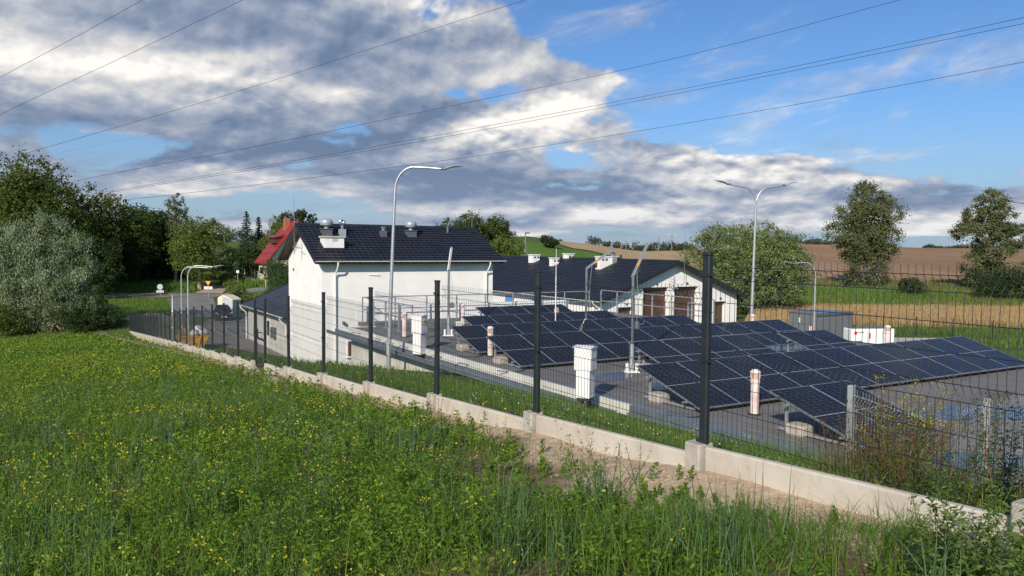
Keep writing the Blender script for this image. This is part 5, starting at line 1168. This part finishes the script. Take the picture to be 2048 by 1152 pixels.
def bare(X, Y, s):   # probability that a plant grows here: thinner towards the plinth and in bare patches
    n = vnoise(X, Y, 1.3, 2.1)*.6+vnoise(X, Y, 3.1, 5.2)*.4
    t_ = -sT*X+cT*Y; k = 1-sm(s+.8*(n-.5)-.65*sm(t_,4.5,9.5), 3.1, 4.0)*.92
    n5 = vnoise(X, Y, 1.9, 11.3)*.55+vnoise(X, Y, 4.3, 2.2)*.45
    patch = (1-.85*sm(n, .56, .70)*sm(X/np.maximum(Y,1), -.2, .08))*(1-.75*sm(n5, .60, .74))
    return k*patch
for (y0, y1, nw, ng, nl, L, Wd, hh) in ((2.9, 6.5, 3000, 15000, 60, .034, .012, .29), (6.5, 13, 6400, 34000, 38, .046, .016, .33), (13, 26, 11000, 42000, 19, .07, .026, .37), (26, 50, 14000, 22000, 9, .12, .055, .36), (50, 86, 14000, 9000, 6, .19, .11, .36)):
    X, Y, s, t = scatter(nw, y0, y1, -.78, .8); k = rng.uniform(0,1,len(X)) < bare(X, Y, s); X, Y, s, t = X[k], Y[k], s[k], t[k]
    Hh = hh*rng.uniform(.45,1.15,len(X))*(.6+.8*vnoise(X,Y,.8,1))*(1-.55*sm(s-.7*sm(t,4.5,9.5),2.3,3.7)); FARf = sm(t, 70, 84)*.55; Hh = Hh*(1-FARf)
    W4.append(plants(X, Y, Hh, nl, L, Wd, rad=.12))
    if y1 < 30: W4.append(stems(X, Y, Hh, .006 if y1 < 14 else .01).reshape(-1,4,3))
    X, Y, s, t = scatter(ng, y0, y1, -.78, .8); k = rng.uniform(0,1,len(X)) < .05+.95*bare(X, Y, s)*sm(vnoise(X,Y,.9,4)*.6+vnoise(X,Y,2.7,9)*.4, .2, .75); X, Y, s, t = X[k], Y[k], s[k], t[k]
    Hg = rng.uniform(.16,.52,len(X))*(.55+.8*vnoise(X,Y,1.1,12))*(1-.6*sm(s-.7*sm(t,4.5,9.5),2.3,3.6))
    G4.append(blades(X, Y, Hg, np.full(len(X), max(.0065, y0*.0010)), .45))
    # flowers: richer to the left
    X, Y, s, t = scatter(int(nw*1.3), y0, y1, -.78, .8)
    pr = np.clip(1.0-sm(X/Y, -.55, .35)*.86, .06, 1)*sm(vnoise(X,Y,.55,7)*.35+vnoise(X,Y,1.9,3)*.35+vnoise(X,Y,4.7,1)*.3, .48, .68)*bare(X,Y,s)*(1-.8*sm(t,60,80))
    k = rng.uniform(0,1,len(X)) < pr*(.72 if y0 > 12 else .5 if y0 > 6 else .3); X, Y = X[k], Y[k]
    F4.append(flowers(X, Y, hh*rng.uniform(.8,1.35,len(X)), 7 if y1 < 14 else 5 if y1 < 30 else 4, .013 if y1 < 7 else .016 if y1 < 14 else .021 if y1 < 27 else .033 if y1 < 51 else .052, .03 if y1 < 14 else .06 if y1 < 27 else .12))
tag(npmesh('field_weeds', np.concatenate([q.reshape(-1,3) for q in W4]), 4, 'weed'), 'dense green leafy weeds covering the field', 'weeds', kind='stuff')
tag(npmesh('field_grass', np.concatenate([q.reshape(-1,3) for q in G4]), 4, 'grass'), 'long green grass blades among the field weeds', 'grass', kind='stuff')
tag(npmesh('field_flowers', np.concatenate([q.reshape(-1,3) for q in F4]), 4, 'flower'), 'tiny yellow flowers scattered over the field', 'flowers', kind='stuff')
# silvery mugwort patches and thin dry grass near the plinth
X, Y, s, t = scatter(3000, 6, 34, -.5, .6, 3.9, .8); k = vnoise(X,Y,.7,9)*.5+vnoise(X,Y,.23,3)*.5 > .5; X, Y = X[k], Y[k]
Q = [plants(X, Y, rng.uniform(.35,.62,len(X)), 34, .036, .011, .2, .07)]
tag(npmesh('silver_weeds', np.concatenate(Q).reshape(-1,3), 4, 'leaf_sage'), 'silvery green weeds growing in drifts near the fence', 'weeds', kind='stuff')
X, Y, s, t = scatter(26000, 3.5, 34, -.5, .8, 4.35, 2.6); k = rng.uniform(0,1,len(X)) < .3; X, Y = X[k], Y[k]
tag(npmesh('dry_grass', blades(X, Y, rng.uniform(.08,.38,len(X)), np.full(len(X), .007), .4), 4, 'grass_dry'), 'sparse straw coloured grass on the sandy strip', 'grass', kind='stuff')
# bank between fence and roof
BG = []; BW = []
for (y0,y1,n,nw,wd) in ((3.5,9,26000,2400,.008),(9,20,40000,5000,.013),(20,45,30000,6000,.025),(45,80,14000,2500,.05)):
    X, Y, s, t = scatter(n, y0, y1, -.62, .85, 10.15 if y0 < 40 else 9.2, 4.72); k = rng.uniform(0,1,len(X)) < .35+.9*vnoise(X,Y,1.7,4); X, Y, s, t = X[k], Y[k], s[k], t[k]
    BG.append(blades(X, Y, rng.uniform(.10,.36,len(X))*(.5+.9*vnoise(X,Y,1.1,2)), np.full(len(X), wd), .5, 3))
    X, Y, s, t = scatter(nw, y0, y1, -.62, .85, 9.7, 4.75); k = vnoise(X,Y,.9,5) > .55; X, Y = X[k], Y[k]
    BW.append(plants(X, Y, rng.uniform(.08,.24,len(X)), 10, .04 if y1 < 21 else .1, .02 if y1 < 21 else .05))
tag(npmesh('bank_grass', np.concatenate(BG), 4, 'grass'), 'green grass on the bank between fence and flat roof', 'grass', kind='stuff')
tag(npmesh('bank_weeds', np.concatenate(BW).reshape(-1,3), 4, 'weed'), 'low leafy weeds mixed into the grass bank', 'weeds', kind='stuff')
X, Y, s, t = scatter(1500, 5, 24, -.3, .7, 9.8, 4.9)
k = vnoise(X,Y,1.2,8) > .5; X2, Y2, s2, t2 = scatter(30000, 4, 30, -.5, .8, 10.1, 4.75); k2 = vnoise(X2,Y2,1.5,6)*.5+vnoise(X2,Y2,.6,1)*.5 > .48
tag(npmesh('bank_dry_grass', blades(X2[k2], Y2[k2], rng.uniform(.06,.22,k2.sum()), np.full(k2.sum(), .010), .5), 4, 'grass_dry'), 'dry olive brown patches in the grass bank', 'grass', kind='stuff')
tag(npmesh('clover_flowers', flowers(X[k], Y[k], rng.uniform(.12,.25,k.sum()), 4, .018, .03).reshape(-1,3), 4, 'clover'), 'small white clover flowers on the grass bank', 'flowers', kind='stuff')
# tufts on far ground: yard edge lawn, left lawn
X = rng.uniform(-75, -18, 26000); Y = rng.uniform(84, 116, 26000); a = X/Y
k = (a < -.435) | ((a > -.37) & (a < -.30) & (Y > 92)); X, Y = X[k], Y[k]
LG = [blades(X, Y, rng.uniform(.15,.5,len(X)), np.full(len(X), .07), .4, 2)]
X = rng.uniform(-90, -22, 9000); Y = rng.uniform(123.5, 130, 9000); a = X/Y; k = ~((a > -.405) & (a < -.355)); X, Y = X[k], Y[k]
LG.append(blades(X, Y, rng.uniform(.4,1.3,len(X)), np.full(len(X), .12), .4, 2))
X = rng.uniform(-70,-14,9000); Y = rng.uniform(66,84,9000); s, t = ST(X, Y); k = (s < 2.5); X, Y = X[k], Y[k]; LG.append(blades(X, Y, rng.uniform(.1,.4,len(X)), np.full(len(X), .06), .4, 2))
tag(npmesh('lawn_grass', np.concatenate(LG), 4, 'grass'), 'rough grass around the junction and driveway', 'grass', kind='stuff')
# right side: wheat, verge, slope
X = rng.uniform(22, 88, 60000); Y = rng.uniform(74, 97, 60000); k = (X > 22+(Y-74)*.35) & (X < 88)
X, Y = X[k], Y[k]
tag(npmesh('wheat', blades(X, Y, rng.uniform(.65,.95,len(X)), np.full(len(X), .085), .12, 2, H(X,Y)+.04), 4, 'wheat'), 'ripe standing wheat in a strip beyond the cabin', 'wheat', kind='stuff')
VG = []
X = rng.uniform(20, 125, 42000); Y = rng.uniform(97.5, 133.5, 42000); VG.append(blades(X, Y, rng.uniform(.3,.9,len(X))*(.5+vnoise(X,Y,.15,3)), np.full(len(X), .12), .35, 2, H(X,Y)+.04))
X = rng.uniform(26, 80, 9000); Y = rng.uniform(58, 74, 9000); k = (X > 36) | (Y > 66); X, Y = X[k], Y[k]; VG.append(blades(X, Y, rng.uniform(.2,.6,len(X)), np.full(len(X), .07), .35, 2))
X = rng.uniform(20, 125, 26000); Y = rng.uniform(97.5, 133.5, 26000); k = vnoise(X,Y,.09,6)*.5+vnoise(X,Y,.31,2)*.5 > .52
tag(npmesh('verge_dry_grass', blades(X[k], Y[k], rng.uniform(.5,1.1,k.sum()), np.full(k.sum(), .12), .35, 2, H(X[k],Y[k])+.04), 4, 'grass_dry'), 'dry yellowish tufts in the rough strip below the country road', 'grass', kind='stuff')
tag(npmesh('verge_grass', np.concatenate(VG), 4, 'grass'), 'tall rough grass between the wheat and the country road', 'grass', kind='stuff')
X = rng.uniform(40, 150, 14000); Y = rng.uniform(138.5, 147, 14000)
tag(npmesh('field_margin_grass', blades(X, Y, rng.uniform(.4,1.1,len(X)), np.full(len(X), .16), .35, 2, H(X,Y)+.04), 4, 'grass_dry'), 'dry straw coloured grass at the foot of the ploughed hill', 'grass', kind='stuff')
# blue green oat clumps and dead stalks standing among the weeds
OG = []; DS = []
X, Y, s, t = scatter(420, 3.2, 16, -.75, .7, 3.6)
for x_, y_ in zip(X, Y):
    n = random.randint(10, 34); r_ = random.uniform(.04, .14)
    OG.append(blades(x_+rng.normal(0,r_,n), y_+rng.normal(0,r_,n), rng.uniform(.25,.55,n), np.full(n, .010), .35, 4))
tag(npmesh('oat_grass', np.concatenate(OG), 4, 'oat'), 'clumps of bluish green broad grass standing in the weeds', 'grass', kind='stuff')
X, Y, s, t = scatter(2200, 3.2, 30, -.75, .75, 3.9)
tag(npmesh('dead_stalks', blades(X, Y, rng.uniform(.2,.55,len(X)), np.full(len(X), .006), .25, 3), 4, 'grass_dry'), 'thin dead stalks scattered through the field', 'grass', kind='stuff')
# tufts of long arching grass along the edge of the sandy strip
TG = []
for i in range(70):
    px = random.uniform(1000, 1850); u = (px-1000)/850; py = 955+u*150+random.uniform(0, 110); q = PZ(px, py, -1.75)
    if q.y < 3.2 or q.y > 9: continue
    n = random.randint(25, 60); r_ = random.uniform(.05, .16); TG.append(blades(q.x+rng.normal(0,r_,n), q.y+rng.normal(0,r_,n), rng.uniform(.12,.30,n), np.full(n,.0075), .9, 4))
tag(npmesh('arching_grass', np.concatenate(TG), 4, 'grass'), 'tufts of long arching grass at the edge of the sandy strip', 'grass', kind='stuff')
# stones and clods on the bare strip
SB = MB()
for i in range(420):
    t_ = random.uniform(-1, 22); s_ = 4.5-abs(random.gauss(0,.45)); p_ = W(s_-.1, t_); z_ = h(p_.x, p_.y); r_ = abs(random.gauss(0,.014))+.006
    SB.lathe([(r_*.6,-r_*.5),(r_*random.uniform(.8,1.2),0),(r_*.6,r_*random.uniform(.4,.8)),(0,r_*.8)], (p_.x,p_.y,z_), 6)
tag(SB.build('soil_clods', 'sandy'), 'small stones and clods on the sandy strip', 'stones', kind='stuff')
# ------------------------------------------------------------------ single plants
def big_weed(name, label, cat, X, Y, nst, hh, spread, mat, stem_mat, nl, L, Wd, lean=(0,0), fl=None, rad=.05, group=None, arch=.0):
    z = h(X, Y); o = thing(name, label, cat, (X, Y, z), 0, group); sm_ = MB(); Ls = []; Fs = []
    for i in range(nst):
        a = random.uniform(0, 2*PI); q = spread*math.sqrt(random.random()); bx, by = q*math.cos(a)*.35, q*math.sin(a)*.35
        Hs = hh*random.uniform(.6,1.08); tx, ty = bx+math.cos(a)*q*.8+lean[0]*Hs+random.gauss(0,.11), by+math.sin(a)*q*.8+lean[1]*Hs+random.gauss(0,.09)
        pts = [Vector((bx+(tx-bx)*u**(1+arch), by+(ty-by)*u**(1+arch), -.03+Hs*u*(1-arch*.15*u))) for u in (0,.25,.5,.75,1)]
        sm_.tube(pts, [.0042,.0036,.003,.002,.001], 4, False)
        u = rng.uniform(.15,1,nl); idx = np.clip((u*4).astype(int),0,3); f = u*4-idx; PP = np.array([p[:] for p in pts]); c = PP[idx]*(1-f[:,None])+PP[idx+1]*f[:,None]
        an = rng.uniform(0,2*PI,nl); r = rad*(1.15-u*.8)*rng.uniform(.3,1.2,nl); c = c+np.stack([np.cos(an)*r,np.sin(an)*r,rng.normal(0,.012,nl)],1)
        nn = unit(nl)*.7+[0,0,.5]; nn /= np.linalg.norm(nn,axis=1,keepdims=True); ax = np.stack([np.cos(an),np.sin(an),rng.uniform(-.2,.9,nl)],1); sz = rng.uniform(.5,1.2,nl)*(1.2-.6*u)
        Ls.append(leaf_quads(c, nn, L*sz, Wd*sz, ax))
        if fl and random.random() < fl[1]:
            m = fl[2]; c = np.array(pts[-1][:])+rng.normal(0,1,(m,3))*[.03,.03,.02]; nn = unit(m)*.5+[0,0,.8]; nn /= np.linalg.norm(nn,axis=1,keepdims=True); Fs.append(leaf_quads(c, nn, .012, .012))
    sm_.build('stem', stem_mat, o); npmesh('leaves', np.concatenate(Ls), 4, mat, o)
    if Fs: npmesh('blossoms', np.concatenate(Fs), 4, fl[0], o)
    return o
q = P(1745, 900, 6.0); big_weed('dry_weed_clump', 'tall reddish brown dry weed clump leaning through the fence beside the galvanised post', 'dry weeds', q.x, q.y, 60, .80, .46, 'dry_leaf', 'red_stem', 95, .030, .011, (.42,.1), None, .06, arch=.3)
DG = []
for px, py, Yq, n, hh_, r_ in ((1735,905,6.0,700,.34,.34),(1800,915,5.8,500,.28,.3),(1690,890,6.4,350,.26,.25),(1880,940,5.5,400,.26,.3),(1950,975,5.1,300,.24,.25)):
    q = P(px, py, Yq); a_ = rng.uniform(0,2*PI,n); rr_ = r_*np.sqrt(rng.uniform(0,1,n)); DG.append(blades(q.x+rr_*np.cos(a_), q.y+rr_*np.sin(a_), hh_*rng.uniform(.4,1.1,n), np.full(n,.006), .6, 3))
tag(npmesh('dry_undergrowth', np.concatenate(DG), 4, 'grass_dry'), 'matted dry brown grass between the two fences at the right', 'grass', kind='stuff')
q = P(1690, 880, 6.6); big_weed('dry_weed_clump', 'greyish seeding weed clump at the left of the reddish one', 'dry weeds', q.x, q.y, 26, .52, .35, 'dry_leaf', 'red_stem', 60, .022, .009, (.1,0), None, .04)
q = P(1800, 900, 5.7); big_weed('goldenrod_clump', 'green and yellow flowering tansy stems rising behind the plinth', 'tansy', q.x, q.y, 30, .80, .35, 'weed', 'red_stem', 70, .034, .011, (.15,.05), ('flower', .8, 40), .06)
q = P(1870, 930, 5.6); big_weed('dry_weed_clump', 'pale brown seeding weeds in front of the galvanised mesh', 'dry weeds', q.x, q.y, 34, .62, .45, 'dry_leaf', 'red_stem', 80, .026, .010, (.05,0), None, .05)
q = P(2005, 950, 4.9); big_weed('tansy_clump', 'dark tansy with brown and orange heads at the right picture edge', 'tansy', q.x, q.y, 22, .85, .28, 'mugwort', 'red_stem', 110, .045, .013, (.05,0), ('dry_leaf', .9, 50), .07)
q = P(1925, 985, 5.0); big_weed('mugwort_clump', 'dark green mugwort behind the plinth by the right post', 'mugwort', q.x, q.y, 26, .42, .35, 'mugwort', 'red_stem', 80, .05, .016, (0,0), None, .08)
q = P(1720, 905, 6.1); big_weed('green_weed_clump', 'low dark green leafy clump at the foot of the dry weeds', 'weeds', q.x, q.y, 40, .26, .6, 'mugwort', 'grass', 50, .045, .018, (0,0), None, .07)
q = P(1985, 1110, 3.55); big_weed('mugwort_plant', 'leafy mugwort in front of the plinth at the lower right', 'mugwort', q.x, q.y, 24, .50, .38, 'mugwort', 'grass', 120, .06, .02, (0,0), None, .09)
q = P(1900, 1120, 3.65); big_weed('mugwort_plant', 'feathery mugwort shoots just left of the lower right plant', 'mugwort', q.x, q.y, 12, .52, .25, 'mugwort', 'grass', 90, .055, .014, (-.05,0), None, .07)
q = P(1178, 1000, 5.4); big_weed('tall_weed', 'tall single weed overlapping the plinth in the middle', 'weed', q.x, q.y, 5, .62, .12, 'mugwort', 'grass', 90, .05, .012, (-.02,0), None, .06)
q = P(1225, 1010, 5.5); big_weed('tall_weed', 'loose weed with a few yellow flowers right of the tall single one', 'weed', q.x, q.y, 7, .45, .22, 'weed', 'grass', 50, .04, .012, (.1,0), ('flower', .3, 10), .05)
q = P(1275, 980, 6.0); big_weed('tall_weed', 'thin weed with pale tip standing before the long plinth', 'weed', q.x, q.y, 2, .42, .05, 'weed', 'grass', 40, .035, .009, (0,0), None, .04)
q = P(875, 870, 8.9); big_weed('tall_weed', 'spindly reddish weed in front of the second block from the dock plant', 'weed', q.x, q.y, 6, .5, .3, 'dry_leaf', 'red_stem', 36, .03, .010, (.1,0), None, .05)
q = P(548, 790, 14.4); big_weed('tall_weed', 'grey green weed standing by the sand heap', 'weed', q.x, q.y, 5, .6, .2, 'leaf_sage', 'grass', 60, .045, .014, (0,0), None, .06)
q = P(590, 880, 9.8); big_weed('tall_weed', 'pale silvery thistle rising from the field', 'weed', q.x, q.y, 5, .5, .2, 'leaf_sage', 'grass', 70, .045, .015, (0,0), None, .06)
q = P(395, 800, 13.5); big_weed('tall_weed', 'small silvery weed in the yellow flowered part of the field', 'weed', q.x, q.y, 5, .5, .25, 'leaf_sage', 'grass', 60, .05, .016, (0,0), None, .06)
# dock plant: broad upright leaves
q = P(818, 838, 9.7); z = h(q.x, q.y); o = thing('dock_plant', 'bright broad leaved dock plant on the sandy strip by the plinth', 'dock plant', (q.x, q.y, z)); m = MB()
for i in range(34):
    a = random.uniform(0, 2*PI); L = random.uniform(.14,.27); el = random.uniform(.35,1.35); d = Vector((math.cos(a)*math.cos(el), math.sin(a)*math.cos(el), math.sin(el))); sd = Vector((-math.sin(a), math.cos(a), 0)); up = d.cross(sd); bx = Vector((random.gauss(0,.04), random.gauss(0,.04), 0))
    row = []
    for u, w in ((0,.008),(.25,.028),(.5,.04),(.8,.028),(1,.003)):
        c = bx+d*L*u+Vector((0,0,-.10*u*u*math.cos(el)*L/.2)); row.append([c-sd*w+up*.006, c, c+sd*w+up*.006])
    for r0_, r1_ in zip(row[:-1], row[1:]): m.add(r0_+r1_, [(0,1,4,3),(1,2,5,4)])
m.build('leaves', 'leaf_dock', o)

# ------------------------------------------------------------------ light and sky
SUN_EL = math.radians(29); sd = Vector((.34*math.cos(SUN_EL), .94*math.cos(SUN_EL), -math.sin(SUN_EL))).normalized()
sun = bpy.data.lights.new('sun', 'SUN'); sun.energy = 4.8; sun.angle = math.radians(.6); sun.color = (1, .90, .77)
so = bpy.data.objects.new('sun', sun); C.objects.link(so); so.rotation_euler = sd.to_track_quat('-Z', 'Y').to_euler()
w = bpy.data.worlds.new('World'); scene.world = w; w.use_nodes = True; nt = w.node_tree
bg = nt.nodes['Background']; sky = nt.nodes.new("ShaderNodeTexSky"); sky.sky_type = 'NISHITA'; sky.sun_disc = False
sky.sun_elevation = SUN_EL; sky.sun_rotation = math.atan2(-sd.x, -sd.y); sky.air_density = 1.0; sky.dust_density = .6; sky.ozone_density = 2.2
tc = nt.nodes.new("ShaderNodeTexCoord"); sx = nt.nodes.new("ShaderNodeSeparateXYZ"); link(nt, tc.outputs['Generated'], sx.inputs[0])
az = math_(nt, 'ARCTAN2', sx.outputs[0], sx.outputs[1]); el = math_(nt, 'ARCSINE', sx.outputs[2])
def cvec(dx=0, dy=0, kx=1, ky=1.7, shear=0):
    c = nt.nodes.new("ShaderNodeCombineXYZ"); link(nt, math_(nt,'MULTIPLY',math_(nt,'ADD',az,dx),kx), c.inputs[0])
    e2_ = math_(nt,'MULTIPLY',math_(nt,'LOGARITHM',math_(nt,'ADD',math_(nt,'MAXIMUM',math_(nt,'ADD',el,dy),0.0),.09),math.e),.30)
    if shear: e2_ = math_(nt,'SUBTRACT', e2_, math_(nt,'MULTIPLY',az,shear))
    link(nt, math_(nt,'MULTIPLY',e2_,ky), c.inputs[1]); return c.outputs[0]
def ang(px, py):
    d = ray(px, py).normalized(); return math.atan2(d.x, d.y), math.asin(d.z)
ae = nt.nodes.new("ShaderNodeCombineXYZ"); link(nt, az, ae.inputs[0]); link(nt, el, ae.inputs[1])
def bumps(lst):
    tot = None
    for px, py, wx, wy, amp, *rot in lst:
        a0, e0 = ang(px, py); mp = nt.nodes.new("ShaderNodeMapping"); mp.vector_type = 'TEXTURE'; link(nt, ae.outputs[0], mp.inputs[0])
        mp.inputs['Location'].default_value = (a0, e0, 0); mp.inputs['Rotation'].default_value = (0, 0, math.radians(rot[0]) if rot else 0); mp.inputs['Scale'].default_value = (2.1*wx/F, 2.1*wy/F, 1)
        g = nt.nodes.new("ShaderNodeTexGradient"); g.gradient_type = 'QUADRATIC_SPHERE'; link(nt, mp.outputs[0], g.inputs[0])
        tot = math_(nt, 'MULTIPLY_ADD', g.outputs['Fac'], amp*1.15, tot if tot is not None else 0.0)
    return tot
# coverage
cov = bumps([(150,20,560,150,.70,0),(640,40,330,130,.60,-6),(60,190,240,90,.45,0),(330,160,240,80,.35),(680,215,230,55,.30,10),(560,295,330,46,.44,6),(860,230,110,40,.30,14),(1010,262,240,60,.46,14),(1130,345,300,66,.44),(1060,130,200,60,.26,-6),(1220,160,180,34,.18,-8),(1500,335,190,45,.40),(1360,400,400,50,.34),(700,370,300,40,.16),(430,350,150,34,.24),(1740,368,90,24,.22),(1950,350,160,26,.14),(1900,400,260,24,.18),(1650,130,460,120,-.22),(1850,230,360,80,-.20),(1420,215,220,60,-.16),(1300,50,300,50,-.10),(1024,448,1600,44,.27),(1300,430,400,26,.14),(300,288,200,24,-.42),(470,268,90,18,-.30),(900,190,120,22,-.25),(30,295,80,26,.35),(130,300,60,20,-.2),(640,330,110,14,-.2),(600,365,360,40,.26),(1500,430,420,26,.26),(1900,440,300,20,.2),(1750,375,120,26,.16)])
def vor(dx=0, dy=0, sc=26.0):
    base = cvec(dx, dy, 1, 1.35); d = nt.nodes.new("ShaderNodeTexNoise"); d.inputs['Scale'].default_value = 16; d.inputs['Detail'].default_value = 3; link(nt, base, d.inputs['Vector'])
    vm = nt.nodes.new("ShaderNodeVectorMath"); vm.operation = 'SCALE'; vm.inputs['Scale'].default_value = .035; link(nt, d.outputs['Color'], vm.inputs[0])
    va = nt.nodes.new("ShaderNodeVectorMath"); va.operation = 'ADD'; link(nt, base, va.inputs[0]); link(nt, vm.outputs[0], va.inputs[1])
    v = nt.nodes.new("ShaderNodeTexVoronoi"); v.feature = 'SMOOTH_F1'; v.inputs['Scale'].default_value = sc; v.inputs['Detail'].default_value = 2; v.inputs['Roughness'].default_value = .6
    v.inputs['Smoothness'].default_value = .6
    try: v.normalize = True
    except Exception: pass
    link(nt, va.outputs[0], v.inputs['Vector']); return math_(nt, 'SUBTRACT', .5, v.outputs['Distance'])
OFX, OFY = .009, -.015
nz = noise(nt, cvec(0,0,1,1.6,.06), 6.2, 7, .54, .1); nzo = noise(nt, cvec(OFX,OFY,1,1.6,.06), 6.2, 7, .54, .1)
vz = vor(); vzo = vor(.004,-.007)
fine = noise(nt, cvec(0,0,1,2.0,.05), 30, 4, .62, .2)
cum = bumps([(1020,255,230,70,1,8),(1470,320,260,50,1),(120,140,220,80,.35),(520,170,160,60,.5),(880,20,140,70,.8),(1250,400,420,50,.55),(420,330,160,50,.6),(1750,370,120,40,.7),(1550,440,400,30,.5)])
cum = math_(nt,'MINIMUM',math_(nt,'ADD',cum,.12),1.1)
bil = math_(nt,'MULTIPLY',vz,cum)
dens = math_(nt,'ADD',math_(nt,'ADD',math_(nt,'MULTIPLY',math_(nt,'SUBTRACT',nz,.5),1.75),math_(nt,'ADD',math_(nt,'MULTIPLY',math_(nt,'SUBTRACT',fine,.5),.16),math_(nt,'MULTIPLY',bil,.60))),math_(nt,'MULTIPLY',cov,.75))
def sstep(x, a, b_):
    m = nt.nodes.new("ShaderNodeMapRange"); m.interpolation_type = 'SMOOTHSTEP'; m.inputs[1].default_value = a; m.inputs[2].default_value = b_; link(nt, x, m.inputs[0]); return m.outputs[0]
mask = sstep(dens, .15, .32)
veil = math_(nt,'MULTIPLY',sstep(noise(nt, cvec(0,0,1,3.0,.22), 6, 6, .64, .5), .46, .74), .55)
mask = math_(nt,'MAXIMUM',mask,veil)
dark = bumps([(660,90,330,110,.24,-4),(120,30,260,40,.02),(240,235,300,34,.30,4),(100,250,150,26,.15),(600,298,330,34,.46,6),(420,300,150,24,.2),(850,235,120,30,.32,14),(620,225,110,30,.22),(1030,372,330,34,.44),(1280,395,260,22,.12),(1250,290,120,22,.26),(880,345,180,20,.26),(1900,375,120,12,.3),(1480,385,160,18,.05)])
bright = bumps([(40,110,170,45,.34),(270,140,200,62,.52),(370,215,70,24,.25),(560,165,90,45,.34),(640,200,60,22,.3),(880,20,90,40,.42),(990,255,190,36,.62,16),(1130,228,60,32,.45),(1480,305,140,26,.55),(1560,300,60,22,.4),(420,345,120,20,.36),(1400,350,200,18,.2),(1230,425,200,18,.36),(1500,360,220,30,.2),(1700,440,300,14,.28),(1080,240,110,26,.2),(1500,440,260,14,.2),(1750,366,60,14,.3),(1120,140,220,50,.20),(800,100,120,30,.08)])
grad = math_(nt,'ADD',math_(nt,'MULTIPLY',math_(nt,'SUBTRACT',nz,nzo),2.6),math_(nt,'MULTIPLY',math_(nt,'MULTIPLY',math_(nt,'SUBTRACT',vz,vzo),cum),1.9))
lit = math_(nt,'ADD',math_(nt,'ADD',math_(nt,'SUBTRACT',.45,dark),bright),grad)
lit = math_(nt,'ADD',lit,math_(nt,'MULTIPLY',math_(nt,'SUBTRACT',fine,.5),.22))
lit = math_(nt,'ADD',lit,math_(nt,'MULTIPLY',math_(nt,'SUBTRACT',.40,dens),.22),clamp=True)
ccol = ramp(nt, lit, [(0,(.15,.215,.34)),(.25,(.25,.31,.43)),(.5,(.43,.465,.545)),(.75,(.70,.69,.69)),(1,(.97,.94,.90))])
low = sstep(el, .14, .0)
ccol = mixc(nt, math_(nt,'MULTIPLY',low,.30), ccol, (.38,.45,.58))
skyc = mixc(nt, 1, sky.outputs[0], (.50,.72,1.0), 'MULTIPLY')
skyc = mixc(nt, math_(nt,'MULTIPLY',sstep(el,.20,-.02),.75), skyc, (3.0,3.75,4.9))
link(nt, skyc, bg.inputs[0]); bg.inputs[1].default_value = .112
bg2 = nt.nodes.new("ShaderNodeBackground"); link(nt, ccol, bg2.inputs[0]); bg2.inputs[1].default_value = 1.0
ms = nt.nodes.new("ShaderNodeMixShader"); link(nt, mask, ms.inputs[0]); link(nt, bg.outputs[0], ms.inputs[1]); link(nt, bg2.outputs[0], ms.inputs[2])
link(nt, ms.outputs[0], nt.nodes['World Output'].inputs[0])
scene.view_settings.view_transform = 'Standard'; scene.view_settings.look = 'None'; scene.view_settings.exposure = .08; scene.view_settings.gamma = 1
w.cycles.sampling_method = 'MANUAL'; w.cycles.sample_map_resolution = 512; scene.cycles.max_bounces = 5; scene.cycles.transparent_max_bounces = 4; scene.cycles.use_adaptive_sampling = True; scene.cycles.adaptive_threshold = .02
